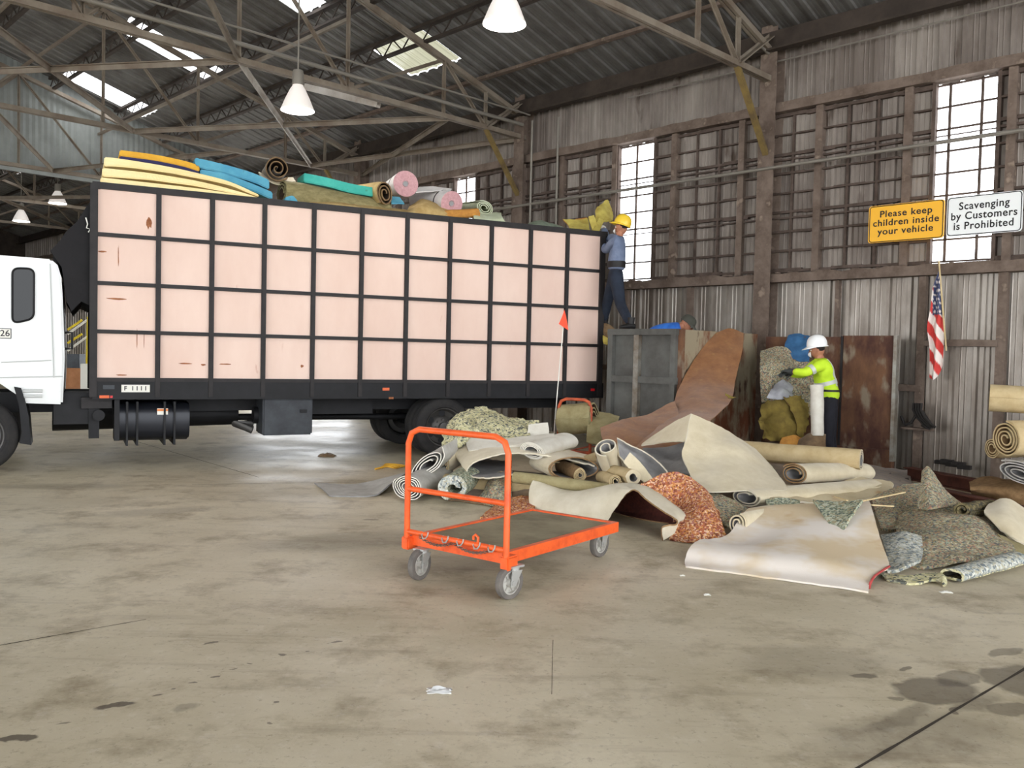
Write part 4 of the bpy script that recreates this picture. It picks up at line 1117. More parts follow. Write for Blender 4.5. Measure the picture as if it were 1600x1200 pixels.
# ------------------------------------------------------------------ carpet materials
mat('beige_carpet', srgb(214, 202, 174), 0.95, 0, srgb(198, 184, 152), 5, 7, sheen=.2, bump=.25, bscale=140)
mat('pale_backing', srgb(216, 208, 188), 0.9, 0, srgb(200, 190, 166), 4, 7, bump=.2, bscale=160)
mat('grey_backing', srgb(150, 148, 146), 0.9, 0, srgb(128, 126, 126), 6, 5, bump=.2, bscale=120)
mat('white_carpet', srgb(220, 216, 204), 0.9, 0, srgb(206, 200, 186), 6, 5, bump=.2, bscale=140)
mat('light_grey_carpet', srgb(186, 184, 178), 0.95, 0, srgb(166, 162, 154), 6, 6, bump=.2, bscale=140)
mat('tan_carpet', srgb(198, 178, 138), 0.95, 0, srgb(180, 158, 116), 7, 6, bump=.2, bscale=140)
mat('rust_brown_carpet', srgb(150, 102, 60), 0.95, 0, srgb(126, 82, 48), 5, 8, sheen=.2, spots=srgb(150, 108, 62), spot_scale=12, spot_at=.66, bump=.3, bscale=90)
mat('dark_red_pile', srgb(92, 44, 34), 0.98, 0, srgb(70, 32, 26), 30, 4, bump=.4, bscale=160)
mat('red_edge', srgb(170, 70, 66), 0.9)
mat('stained_backing', srgb(228, 219, 208), 0.9, 0, srgb(214, 194, 160), 1.3, 4, .44, .60, spots=srgb(196, 162, 118), spot_scale=2.2, spot_at=.72, bump=.15, bscale=200)
mat('stained_cream', srgb(206, 192, 160), 0.95, 0, srgb(192, 176, 142), 5, 6, spots=srgb(172, 124, 76), spot_scale=2.4, spot_at=.68, bump=.2, bscale=120)
mat('olive_tan_carpet', srgb(158, 148, 110), 0.95, 0, srgb(134, 122, 84), 6, 7, bump=.3, bscale=100)
mat('olive_gold_carpet', srgb(134, 116, 54), 0.95, 0, srgb(102, 86, 40), 6, 7, bump=.3, bscale=100)
mat('brown_edge', srgb(150, 120, 84), 0.95, 0, srgb(120, 92, 60), 14, 5)
mat('black_plastic', srgb(26, 26, 28), 0.45)
mat('grey_plastic', srgb(168, 168, 172), 0.4, 0, srgb(140, 140, 146), 5, 5, bump=.4, bscale=12)
mat('blue_tarp', srgb(62, 108, 150), 0.6, 0, srgb(46, 84, 124), 5, 5, bump=.3, bscale=14)
rebond('rebond_pale', [srgb(206, 200, 160), srgb(196, 192, 150), srgb(214, 208, 172), srgb(150, 150, 130), srgb(96, 98, 92), srgb(188, 182, 140)], 48)
rebond('rebond_orange', [srgb(190, 122, 76), srgb(172, 102, 70), srgb(206, 156, 112), srgb(146, 86, 70), srgb(196, 138, 78), srgb(222, 186, 156), srgb(128, 76, 54), srgb(170, 112, 104)], 72)
rebond('rebond_grey', [srgb(164, 152, 126), srgb(124, 120, 108), srgb(178, 164, 132), srgb(102, 104, 104), srgb(172, 134, 112), srgb(190, 182, 154), srgb(140, 130, 98), srgb(150, 158, 138)], 70)
rebond('rebond_green', [srgb(150, 156, 132), srgb(120, 130, 112), srgb(176, 180, 156), srgb(98, 108, 100), srgb(160, 150, 120), srgb(190, 192, 172)], 58)
rebond('rebond_white', [srgb(190, 192, 182), srgb(160, 166, 162), srgb(206, 206, 196), srgb(120, 128, 130), srgb(176, 172, 152)], 58)
rebond('rebond_dark', [srgb(110, 100, 72), srgb(84, 80, 66), srgb(126, 114, 84), srgb(70, 68, 60), srgb(96, 88, 60)], 48)

def auto(rows):
    """does the grid's normal look away from the camera?"""
    r = [[pt(t) for t in q] for q in rows]; s = 0
    for i in range(len(r) - 1):
        for j in range(len(r[0]) - 1):
            nn = (r[i + 1][j] - r[i][j]).cross(r[i][j + 1] - r[i][j]); s += nn.dot((CAM - r[i][j]).normalized() + V((0, 0, .4)))
    return s < 0
def carpet(label, rows, mats, th=.013, more=None, **k):
    flip = k.pop('flip', None)
    name = k.pop('name', 'carpet'); grp = k.pop('group', 'torn out carpet in the heap'); cat = k.pop('cat', 'carpet'); parent = k.pop('parent', None)
    mb = MB()
    mr, mc = k.pop('mr', 6), k.pop('mc', 6)
    wob, wsc, rg, seed, flr = k.pop('wob', .012), k.pop('wscale', 4.0), k.pop('ragged', .004), k.pop('seed', random.random() * 50), k.pop('floor', 0.0)
    for n, (rw, mi) in enumerate([(rows, (0, 1, 2))] + (more or [])):
        f = auto(rw) if flip is None else flip
        g = surf([[pt(t) for t in r] for r in rw], mr, mc)
        solid(mb, g, th, f, mi, wob, wsc, seed + n, flr, rg)
    h = mb.build(name, list(mats), parent, ang=70)
    if parent is None: tag(h, label, cat, grp)
    return h
BC = ('beige_carpet', 'grey_backing', 'pale_backing')

# bottom layer of the heap
carpet('dark trodden carpet layer at the very bottom of the heap', [[(690, 745, 'g', .05), (800, 738, 'g', .2), (930, 735, 'g', .25), (1060, 730, 'g', .25), (1200, 728, 'g', .25), (1340, 728, 'g', .12), (1420, 735, 'g', .04)],
        [(690, 765, 'g', .08), (800, 765, 'g', .12), (930, 770, 'g', .22), (1060, 768, 'g', .22), (1200, 765, 'g', .24), (1340, 765, 'g', .16), (1430, 765, 'g', .05)],
        [(700, 780, 'g', .02), (800, 790, 'g', .02), (930, 786, 'g', .03), (1060, 788, 'g', .05), (1200, 805, 'g', .1), (1340, 800, 'g', .05), (1440, 790, 'g', .02)]], ('brown_carpet', 'dark_brown_backing', 'brown_carpet'), wob=.04, wscale=2.5)
# 1 flat strip at left
carpet('flat light grey carpet strip trailing on the floor left of the heap', [[(515, 774, 'g', .014), (550, 775, 'g', .014), (586, 773, 'g', .02), (608, 757, 'g', .10)], [(503, 763, 'g', .014), (545, 764, 'g', .014), (580, 760, 'g', .02), (622, 747, 'g', .13)],
        [(491, 754, 'g', .018), (528, 756, 'g', .014), (556, 756, 'g', .014), (640, 737, 'g', .14)]], ('light_grey_carpet', 'grey_backing', 'grey_backing'), wob=.006)
# 2-4 rolls at the left end
roll('carpet_roll', 'pale carpet roll with loose looping end at the left tip of the heap', (637, 762, 8.95), V((-.78, 9.75, .18)), .15, 4.6, .011, ex=1.2, ey=.95, mats=('light_grey_carpet', 'grey_backing', 'white_carpet'), wob=.022, r_in=.25, seed=3, sgn=-1)
roll('carpet_roll', 'flattened grey carpet roll tilted upright above the loose looping roll', (668, 726, 9.3), V((-.78, 9.85, .38)), .165, 3.0, .012, ex=1.45, ey=.66, rot=radians(38), mats=('light_grey_carpet', 'grey_backing', 'white_carpet'), r_in=.3, tail=.06, seed=5)
roll('carpet_roll', 'small beige roll tucked right of the flattened grey roll', (694, 727, 9.6), V((-.45, 10.2, .40)), .10, 2.2, .012, ex=.65, ey=1.25, rot=-.3, mats=('beige_carpet', 'grey_backing', 'tan_carpet'), r_in=.3)
# 11 tan long roll, 12 ring, 13 chips, 14 orange
roll('carpet_roll', 'long tan carpet roll low behind the cart handle', (672, 753, 9.55), (852, 775, 9.05), .115, 2.5, .012, mats=('tan_carpet', 'grey_backing', 'tan_carpet'))
roll('padding_roll', 'grey green chip padding rolled into a ring low in the heap', (708, 762, 8.8), V((-.45, 9.4, .19)), .165, 1.7, .05, mats=('rebond_green', 'rebond_green', 'rebond_white'), r_in=.42, ex=1.08, ey=.92, cat='padding roll', seed=2)
carpet('small peaked clump of grey chip padding behind the cart post', [[(766, 742, 9.3), (785, 736, 9.3), (800, 745, 9.3)], [(755, 765, 9.05), (775, 755, 9.0), (800, 765, 9.0)], [(744, 784, 'g', .02), (770, 790, 'g', .02), (800, 790, 'g', .02)]], ('rebond_grey',) * 3, .03, wob=.02, name='padding', cat='carpet padding')
carpet('strip of orange chip padding on the floor behind the cart deck', [[(800, 776, 8.75), (820, 774, 8.75), (838, 778, 8.7)], [(770, 792, 8.5), (800, 786, 8.5), (836, 790, 8.45)], [(750, 807, 'g', .03), (790, 809, 'g', .03), (838, 808, 'g', .03)]], ('rebond_orange',) * 3, .025, wob=.012, name='padding', cat='carpet padding')
# 7 big folded cream carpet with the open mouth
carpet('large cream carpet folded over with a wide dark open mouth', [[(800, 743, 9.05), (765, 748, 9.0), (740, 747, 9.05), (728, 739, 9.1), (734, 727, 9.15), (752, 717, 9.2), (790, 708, 9.2), (830, 708, 9.2), (865, 713, 9.15), (900, 720, 9.1), (930, 727, 9.0)],
        [(800, 736, 9.4), (768, 738, 9.45), (735, 736, 9.5), (716, 720, 9.55), (722, 710, 9.6), (742, 701, 9.65), (780, 695, 9.7), (825, 696, 9.7), (862, 702, 9.6), (897, 712, 9.5), (925, 720, 9.4)],
        [(800, 728, 9.9), (770, 728, 9.9), (730, 722, 9.95), (704, 700, 10.0), (710, 691, 10.1), (735, 686, 10.2), (770, 683, 10.2), (820, 686, 10.2), (860, 693, 10.1), (895, 705, 10.0), (920, 712, 9.9)],
        [(800, 722, 10.4), (770, 720, 10.45), (735, 716, 10.45), (712, 704, 10.4), (715, 700, 10.45), (737, 700, 10.5), (770, 700, 10.5), (820, 700, 10.5), (860, 704, 10.4), (893, 709, 10.3), (918, 712, 10.2)]],
       ('cream_carpet', 'grey_backing', 'pale_backing'), .016, flip=True, ragged=.012, wob=.008)
# 5 top padding
carpet('ragged pale chip padding draped over the top left of the heap', [[(698, 662, 10.6), (722, 645, 10.7), (748, 638, 10.75), (785, 647, 10.75), (815, 655, 10.65), (842, 657, 10.55)],
        [(693, 682, 10.25), (716, 662, 10.3), (745, 655, 10.3), (785, 660, 10.3), (815, 666, 10.3), (838, 668, 10.3)], [(689, 704, 9.95), (706, 694, 9.95), (733, 672, 9.95), (770, 684, 9.85), (795, 693, 9.8), (826, 680, 10.0)]],
       ('rebond_pale', 'rebond_dark', 'rebond_pale'), .03, wob=.045, wscale=5, ragged=.05, name='padding', cat='carpet padding')
carpet('drooping pale chip padding corner hanging in front of the rear wheel', [[(704, 661, 10.3), (722, 652, 10.25), (742, 668, 10.1)], [(697, 684, 10.05), (714, 676, 9.95), (731, 688, 9.85)], [(689, 706, 9.8), (703, 703, 9.72), (716, 699, 9.75)]], ('rebond_pale', 'rebond_dark', 'rebond_pale'), .03, wob=.02, ragged=.03, name='padding', cat='carpet padding')
# 8 white pieces
carpet('white carpet folded flat under the ragged pale padding', [[(727, 682, 10.0), (770, 686, 9.85), (815, 683, 9.85), (866, 677, 9.9)], [(729, 695, 9.75), (770, 696, 9.65), (815, 690, 9.65), (866, 683, 9.75)], [(732, 703, 9.6), (770, 702, 9.55), (815, 694, 9.55), (864, 687, 9.7)]], ('white_carpet', 'light_grey_carpet', 'white_carpet'), .03)
carpet('small square white carpet end standing right of the ragged padding', [[(826, 664, 10.2), (856, 660, 10.2)], [(824, 678, 10.05), (858, 674, 10.05)], [(824, 690, 9.95), (857, 684, 9.95)]], ('white_carpet', 'light_grey_carpet', 'white_carpet'), .02)
roll('carpet_roll', 'white carpet roll with dark oval end near the heap top', (831, 705, 9.3), (886, 688, 10.0), .13, 3.5, .012, ex=1.2, ey=.72, mats=('white_carpet', 'grey_backing', 'white_carpet'), r_in=.5, rot=-.1)
# 9 oval roll with inner ribbed roll, 10 tube
roll('carpet_roll', 'wide flattened beige roll whose mouth holds a ribbed roll', (896, 732, 8.95), V((.48, 9.6, .37)), .205, 1.35, .014, ex=1.4, ey=.62, mats=('beige_carpet', 'grey_backing', 'brown_edge'), r_in=.86, ph=2.6, seed=4)
roll('carpet_roll', 'small ribbed tan roll inside the flattened beige roll', (906, 741, 8.93), V((.55, 9.4, .36)), .075, 4, .01, ex=1.0, ey=1.1, mats=('brown_edge', 'grey_backing', 'tan_carpet'), wob=.012, r_in=.3)
roll('carpet_roll', 'thin grey carpet tube lying across behind the cream folded carpet', (803, 746, 8.85), (1003, 771, 8.35), .064, 2.5, .012, mats=('olive_tan_carpet', 'grey_backing', 'olive_tan_carpet'), r_in=.55)
# 15 cream carpet with red pile
carpet('cream backed carpet with dark red pile rolled in a wave behind the cart', [
    [(832, 808, 8.45), (828, 796, 8.5), (826, 775, 8.55), (829, 758, 8.65), (836, 749, 8.75), (850, 757, 8.95), (862, 770, 9.1), (872, 780, 9.1), (880, 788, 9.1), (890, 794, 9.1), (900, 800, 9.1)],
    [(868, 812, 8.25), (866, 800, 8.25), (868, 786, 8.3), (878, 772, 8.4), (892, 767, 8.5), (908, 768, 8.7), (922, 774, 8.75), (935, 782, 8.75), (945, 790, 8.7), (950, 798, 8.7), (948, 806, 8.6)],
    [(912, 816, 8.05), (915, 802, 8.0), (922, 786, 8.0), (934, 769, 8.05), (956, 757, 8.1), (994, 755, 8.1), (1020, 767, 8.0), (1044, 784, 7.85), (1064, 800, 7.7), (1062, 812, 7.66), (1056, 822, 7.6)],
    [(948, 817, 7.9), (958, 800, 7.85), (970, 783, 7.8), (980, 770, 7.75), (994, 765, 7.70), (1012, 781, 7.55), (1036, 798, 7.42), (1058, 811, 7.34), (1057, 821, 7.34), (1036, 825, 7.34), (1036, 846, 7.26)]],
    ('pale_backing', 'dark_red_pile', 'brown_edge'), .013, wob=.006, flip=False)
# 16 orange mound
carpet('bright orange chip padding heaped in a mound beside the red pile carpet', [[(1005, 758, 7.95), (1030, 742, 8.05), (1060, 738, 8.05), (1090, 752, 7.95), (1113, 776, 7.85)], [(1003, 764, 7.95), (1026, 755, 7.98), (1062, 755, 7.95), (1098, 770, 7.8), (1122, 798, 7.6)],
    [(1016, 772, 7.88), (1040, 778, 7.85), (1062, 792, 7.82), (1100, 793, 7.52), (1128, 815, 7.4)], [(1050, 800, 7.62), (1060, 808, 7.55), (1078, 812, 7.42), (1105, 820, 7.34), (1134, 832, 7.28)], [(1046, 847, 7.3), (1064, 850, 7.24), (1085, 849, 7.2), (1110, 844, 7.22), (1137, 842, 7.25)]],
    ('rebond_orange', 'dark_red_pile', 'rebond_orange'), .022, wob=.022, wscale=5, name='padding', cat='carpet padding')
# 17 tall peak
carpet('big stiff beige carpet folded to a tall peak in the middle of the heap', [[(1080, 646, 9.3), (1115, 662, 9.45), (1150, 681, 9.55), (1182, 702, 9.6)], [(1071, 688, 9.02), (1112, 694, 9.1), (1152, 697, 9.1), (1202, 724, 9.3)], [(1066, 711, 8.85), (1106, 722, 8.85), (1150, 716, 8.9), (1214, 740, 9.0)],
    [(1077, 738, 8.6), (1110, 742, 8.5), (1146, 740, 8.55), (1226, 754, 8.65)], [(1082, 752, 8.35), (1105, 768, 8.15), (1150, 766, 8.2), (1230, 766, 8.4)]], ('beige_carpet', 'grey_backing', 'pale_backing'), .014, wob=.008,
    more=[([[(1003, 693, 9.7), (1040, 667, 9.6), (1080, 646, 9.3)], [(1002, 696, 9.55), (1040, 690, 9.3), (1070, 689, 9.0)]], (0, 1, 2)), ([[(1004, 700, 9.7), (1040, 698, 9.7), (1072, 690, 9.5)], [(1030, 730, 9.1), (1050, 738, 9.0), (1080, 740, 8.8)]], (1, 0, 1))])
# 18 upright loose roll with curling tail, flap
roll('carpet_roll', 'loosely rolled beige carpet standing on end with a grey spiral inside', (947, 698, 8.85), V((1.12, 9.12, .30)), .132, 1.7, .015, mats=('beige_carpet', 'grey_backing', 'pale_backing'), r_in=.3, ph=.6, floor=.05)
carpet('curling grey lined carpet tail between the standing roll and the peak', [[(964, 685, 8.92), (985, 697, 8.95), (1005, 706, 8.98), (1025, 720, 8.9), (1039, 735, 8.78), (1045, 748, 8.66)], [(966, 696, 8.95), (986, 709, 9.02), (1005, 722, 9.04), (1024, 735, 8.95), (1037, 745, 8.80), (1042, 754, 8.66)], [(968, 712, 8.86), (986, 728, 8.84), (1004, 742, 8.78), (1020, 752, 8.7), (1032, 758, 8.62), (1037, 761, 8.56)]],
    ('grey_backing', 'beige_carpet', 'pale_backing'), .018, wob=.006)
carpet('small pointed beige carpet flap under the standing roll', [[(984, 707, 8.6), (1000, 722, 8.55), (1020, 748, 8.45)], [(974, 722, 8.55), (988, 738, 8.5), (1012, 758, 8.4)]], BC, .012)
roll('carpet_roll', 'little beige roll with ribbed side below the standing roll', (989, 746, 8.4), (955, 737, 9.0), .078, 4.5, .01, mats=('tan_carpet', 'grey_backing', 'beige_carpet'), wob=.012, r_in=.5)
roll('carpet_roll', 'short tan roll end between the ribbed rolls', (962, 752, 8.45), (940, 745, 9.0), .07, 3, .01, mats=('tan_carpet', 'grey_backing', 'tan_carpet'), wob=.01)
carpet('tan carpet edge lying behind the standing roll', [[(860, 712, 9.6), (895, 716, 9.6), (930, 706, 9.7)], [(862, 722, 9.3), (900, 722, 9.3), (932, 720, 9.3)]], ('tan_carpet', 'grey_backing', 'tan_carpet'), .012)
# 20 brown carpet on the bin
carpet('long rust brown carpet leaning from the bin end down to the heap', [[(1116, 521, 13.14), (1139, 512, 13.2), (1162, 520, 13.28)], [(1086, 560, 12.75), (1120, 555, 12.75), (1160, 546, 12.9)], [(1062, 602, 12.3), (1100, 600, 12.15), (1150, 590, 12.4)], [(1048, 640, 11.6), (1092, 634, 11.4), (1142, 625, 11.7)], [(1022, 672, 10.7), (1062, 668, 10.5), (1112, 655, 10.8)], [(985, 705, 10.0), (1030, 702, 9.9), (1090, 690, 10.1)]],
    ('rust_brown_carpet', 'dark_brown_backing', 'rust_brown_carpet'), .014, wob=.02, wscale=2.5, more=[([[(1054, 627, 11.75), (1060, 650, 11.2), (1045, 676, 10.6)], [(1012, 647, 11.4), (1015, 668, 10.9), (1015, 694, 10.3)], [(972, 655, 11.0), (975, 675, 10.6), (985, 702, 10.2)], [(938, 668, 10.8), (942, 688, 10.4), (960, 706, 10.1)]], (0, 1, 2))])
carpet('torn pale scrap stuck to the lower edge of the leaning brown carpet', [[(1134, 614, 11.5), (1140, 618, 11.5)], [(1138, 622, 11.45), (1150, 622, 11.5)]], ('olive_gold_carpet',) * 3, .01, ragged=.02)
# 21-24 right rolls
roll('carpet_roll', 'long tan roll with rounded end across the back of the heap', (1346, 719, 9.55), (1160, 704, 10.3), .125, 2.6, .013, mats=('tan_carpet', 'grey_backing', 'beige_carpet'), r_in=.5)
roll('carpet_roll', 'beige roll with dark curled end beneath the long tan roll', (1240, 740, 8.95), (1348, 738, 9.9), .13, 2.4, .014, mats=('beige_carpet', 'grey_backing', 'brown_edge'), ex=1.25, ey=.85, r_in=.45, seed=8)
roll('carpet_roll', 'cream roll with dark oval mouth right of the orange mound', (1165, 777, 8.25), V((3.9, 9.25, .22)), .14, 1.9, .014, mats=('cream_carpet', 'grey_backing', 'pale_backing'), ex=1.35, ey=.66, r_in=.5, ph=1.0, seed=9)
carpet('rumpled cream carpet with brown stain stretched along the right of the heap', [[(1135, 764, 8.7), (1180, 755, 8.95), (1240, 757, 9.1), (1300, 754, 9.25), (1346, 746, 9.35)], [(1190, 768, 8.4), (1240, 768, 8.6), (1290, 768, 8.75), (1340, 764, 8.95), (1392, 753, 9.2)], [(1205, 780, 8.1), (1255, 783, 8.2), (1305, 787, 8.3), (1350, 779, 8.6), (1395, 764, 8.95)]], ('stained_cream', 'grey_backing', 'pale_backing'), .02, wob=.025, wscale=4, ragged=.01)
carpet('grey chip padding slope between the orange mound and the cream roll', [[(1108, 768, 8.3), (1135, 777, 8.2), (1170, 792, 8.0)], [(1115, 790, 7.85), (1135, 800, 7.75), (1160, 806, 7.7)], [(1120, 815, 7.6), (1136, 822, 7.5), (1150, 824, 7.5)]], ('rebond_grey',) * 3, .03, wob=.02, name='padding', cat='carpet padding')
carpet('small green chip padding scrap under the cream stained carpet', [[(1196, 780, 8.05), (1222, 778, 8.05), (1250, 780, 8.1)], [(1200, 790, 7.9), (1225, 791, 7.9), (1250, 790, 7.95)]], ('rebond_green',) * 3, .025, wob=.015, name='padding', cat='carpet padding')
# 25 front carpet
roll('carpet_roll', 'short beige roll under the left corner of the front carpet', (1152, 818, 7.3), (1210, 806, 7.9), .10, 2.2, .013, mats=('beige_carpet', 'grey_backing', 'beige_carpet'), ex=.9)
FRONT = carpet('large whitish stained carpet with red edge folded under at the front', [[(1072, 884, 'g', .014), (1150, 895, 'g', .014), (1250, 909, 'g', .014), (1357, 924, 'g', .014)], [(1070, 876, 6.52), (1150, 884, 6.3), (1250, 897, 6.1), (1359, 911, 5.92)], [(1078, 855, 6.62), (1150, 864, 6.42), (1250, 874, 6.25), (1374, 893, 6.08)], [(1094, 843, 6.8), (1150, 852, 6.65), (1250, 858, 6.5), (1389, 884, 6.25)],
    [(1112, 842, 6.95), (1160, 850, 6.85), (1248, 838, 6.85), (1379, 852, 6.7)], [(1140, 832, 7.15), (1190, 826, 7.2), (1262, 818, 7.2), (1370, 822, 7.0)], [(1165, 797, 7.6), (1215, 791, 7.7), (1280, 788, 7.7), (1359, 784, 7.45)], [(1178, 793, 7.95), (1225, 789, 8.05), (1285, 787, 8.05), (1354, 786, 7.75)]], ('stained_backing', 'dark_red_pile', 'stained_backing'), .014, wob=.008, wscale=3)
MB().tube(curve([P(1357.5, 922, 5.9), P(1360, 911, 5.9), P(1366, 901, 5.98), P(1375, 894, 6.06), P(1389.5, 885, 6.23)], 5), .009, 6).build('edge_binding', 'red_edge', FRONT)
carpet('triangle of green chip padding lying on the whitish front carpet', [[(1270, 781, 7.62), (1310, 783, 7.55), (1347, 781, 7.33)], [(1288, 806, 7.28), (1310, 808, 7.22), (1330, 806, 7.12)], [(1302, 832, 7.0), (1310, 836, 6.95), (1318, 831, 6.98)]], ('rebond_green',) * 3, .02, wob=.012, name='padding', cat='carpet padding')
# 27 right padding pile
RG = 'chip padding piled at the right'
def pad(label, rows, m, th=.025, **k): return carpet(label, rows, (m,) * 3, th, name='padding', cat='carpet padding', group=RG, **k)
pad('olive chip padding bank behind the right hand padding pile', [[(1362, 778, 8.7), (1400, 761, 8.8), (1440, 752, 8.8)], [(1368, 800, 8.2), (1400, 792, 8.2), (1432, 798, 8.2)], [(1376, 824, 7.75), (1396, 828, 7.65), (1415, 818, 7.75)]], 'rebond_grey', wob=.03)
pad('cone shaped grey chip padding peak standing up on the right pile', [[(1441, 736, 8.35), (1449, 729, 8.35), (1458, 737, 8.35)], [(1438, 760, 8.05), (1452, 762, 7.95), (1480, 768, 8.1)], [(1432, 794, 7.8), (1460, 792, 7.65), (1502, 784, 7.9)]], 'rebond_grey', wob=.01)
pad('wide sheet of multicoloured chip padding spread over the right pile', [[(1405, 806, 7.95), (1440, 793, 7.85), (1500, 789, 7.85), (1545, 806, 7.75)], [(1400, 830, 7.45), (1450, 815, 7.4), (1510, 812, 7.35), (1568, 830, 7.4)], [(1396, 858, 6.95), (1450, 850, 6.85), (1520, 850, 6.85), (1582, 856, 6.9)], [(1405, 884, 6.55), (1450, 884, 6.45), (1530, 874, 6.55), (1593, 880, 6.62)]], 'rebond_grey', wob=.04, wscale=3, ragged=.015)
pad('whitish chip padding sheet between the front carpet and the right pile', [[(1376, 835, 7.2), (1410, 830, 7.1), (1440, 838, 7.05)], [(1384, 862, 6.75), (1415, 860, 6.7), (1442, 862, 6.68)], [(1386, 893, 6.35), (1412, 886, 6.35), (1436, 873, 6.5)]], 'rebond_white', wob=.012)
pad('pale strip of padding on the floor curling up under the right pile', [[(1376, 896, 'g', .02), (1420, 899, 'g', .03), (1452, 894, 6.25), (1474, 897, 6.12), (1482, 909, 6.05)], [(1386, 905, 'g', .02), (1430, 911, 'g', .02), (1456, 905, 6.08), (1472, 906, 6.0), (1478, 915, 'g', .02)]], 'rebond_pale', .016)
roll('padding_roll', 'flattened pale green padding roll at the front of the right pile', (1488, 899, 6.12), (1590, 872, 6.62), .07, 1.15, .018, ex=1.35, ey=.7, mats=('rebond_white', 'rebond_dark', 'rebond_pale'), r_in=.85, ph=4.4, cat='padding roll', group=RG)
roll('padding_roll', 'dark olive padding rolled up beside the cone shaped peak', (1503, 797, 7.55), (1548, 792, 7.95), .085, 2, .02, mats=('rebond_dark',) * 3, cat='padding roll', group=RG)
carpet('smooth beige carpet bent like a cone at the right edge of the heap', [[(1545, 787, 7.75), (1572, 779, 7.8), (1612, 800, 7.8)], [(1538, 800, 7.45), (1576, 808, 7.3), (1612, 832, 7.3)], [(1562, 826, 7.2), (1586, 842, 7.05), (1614, 858, 7.05)]], BC, .016)
carpet('olive tan carpet edge under the cone bent beige carpet', [[(1560, 832, 7.15), (1590, 848, 7.05), (1620, 862, 7.0)], [(1572, 852, 6.95), (1592, 868, 6.8), (1620, 880, 6.75)]], ('olive_tan_carpet', 'grey_backing', 'tan_carpet'), .016)
mat('bare_wood', srgb(206, 186, 144), 0.7, 0, srgb(184, 160, 116), 8, 4, stretch=(1, 6, 1))
def stick(label, p, q, w=.016):
    a, b = pt(p), pt(q); tag(MB().bar(a, b, w, w * .7).build('tack_strip', 'bare_wood', smooth=False), label, 'wooden strip', 'wooden tack strips on the heap')
stick('longest thin wooden strip pointing up right from the front carpet', (1346, 783, 7.35), (1414, 769, 7.75)); stick('short wooden strip below the longest strip', (1362, 789, 7.3), (1396, 791, 7.4)); stick('thin wooden strip poking out above the green padding triangle', (1304, 776, 7.7), (1324, 782, 7.45))
# 30 stack of rolls at the right edge
SG = 'stacked carpet rolls at the right edge'
roll('carpet_roll', 'tan carpet roll topmost of the stack at the right edge', (1546, 620, 9.6), V((6.9, 8.75, 1.16)), .165, 3, .014, mats=('tan_carpet', 'brown_edge', 'tan_carpet'), group=SG, ex=1, ey=1.0)
roll('carpet_roll', 'tan roll with brown spiral end second from the top of the stack', (1571, 686, 9.3), V((6.6, 9.75, .78)), .19, 4.2, .016, mats=('tan_carpet', 'brown_edge', 'tan_carpet'), group=SG, r_in=.16, ex=.95, ey=1.05, rot=.3, seed=6)
roll('carpet_roll', 'small tan roll behind the brown spiral roll in the stack', (1550, 700, 9.75), V((6.6, 10.0, .66)), .12, 3, .014, mats=('tan_carpet', 'brown_edge', 'tan_carpet'), group=SG)
roll('carpet_roll', 'grey carpet roll with wide oval spiral under the brown spiral roll', (1594, 739, 9.2), V((6.7, 9.75, .40)), .22, 3.4, .014, mats=('light_grey_carpet', 'grey_backing', 'light_grey_carpet'), group=SG, ex=1.35, ey=.56, r_in=.2, rot=-.15)
carpet('lumpy reddish tan carpet at the base of the right edge stack', [[(1515, 755, 9.9), (1545, 744, 10.0), (1580, 748, 9.9), (1640, 748, 9.75), (1760, 756, 9.5)], [(1516, 765, 9.6), (1548, 765, 9.5), (1585, 762, 9.4), (1640, 762, 9.3), (1760, 768, 9.1)], [(1520, 775, 'g', .02), (1550, 784, 'g', .02), (1590, 795, 'g', .02), (1640, 806, 'g', .02), (1760, 832, 'g', .02)]], ('brown_edge', 'dark_brown_backing', 'brown_edge'), .02, wob=.03, group=SG)
# olive roll on the second cart
pos = G(905, 705, 0)
cart2, c2 = deck_cart('second orange cart behind the heap carrying an olive carpet roll', P(921, 705, 11.3), 28, 1.0, .42, .26, .72, rad=.09, hooks=False, hx=.02, paint='rusty_orange')
qa = P(866, 672, 11.6)
mb = MB(); mb.tube([P(865, 684, 11.55), P(872, 600, 11.55), P(880, 512, 11.55)], .007, 8); mb.build('flag_pole', 'label_white', cart2)
mat('safety_orange', srgb(248, 84, 58), 0.7, spec=.2)
fz = surf([[P(882, 484, 11.55), P(882, 484.5, 11.55)], [P(878, 495, 11.53), P(885, 497, 11.52)], [P(873, 506, 11.52), P(888, 516, 11.5)]], 4, 6)
mb = MB(); solid(mb, fz, .004, False, (0, 0, 0)); mb.build('pennant', 'safety_orange', cart2)
roll('carpet_roll', 'olive carpet roll standing on the second orange cart', (877, 654, 11.55), (928, 652, 11.35), .205, 3, .018, mats=('olive_tan_carpet', 'dark_brown_backing', 'olive_tan_carpet'), group='rolled carpet in the heap', ex=1.05, ey=1.1, wob=.02)
carpet('olive carpet hanging down right of the second orange cart', [[(920, 640, 11.6), (945, 645, 11.6), (968, 650, 11.5)], [(918, 662, 11.2), (944, 664, 11.1), (962, 668, 11.1)], [(916, 690, 10.9), (940, 695, 10.8), (955, 700, 10.8)]], ('olive_tan_carpet', 'dark_brown_backing', 'olive_tan_carpet'), .018, wob=.02)
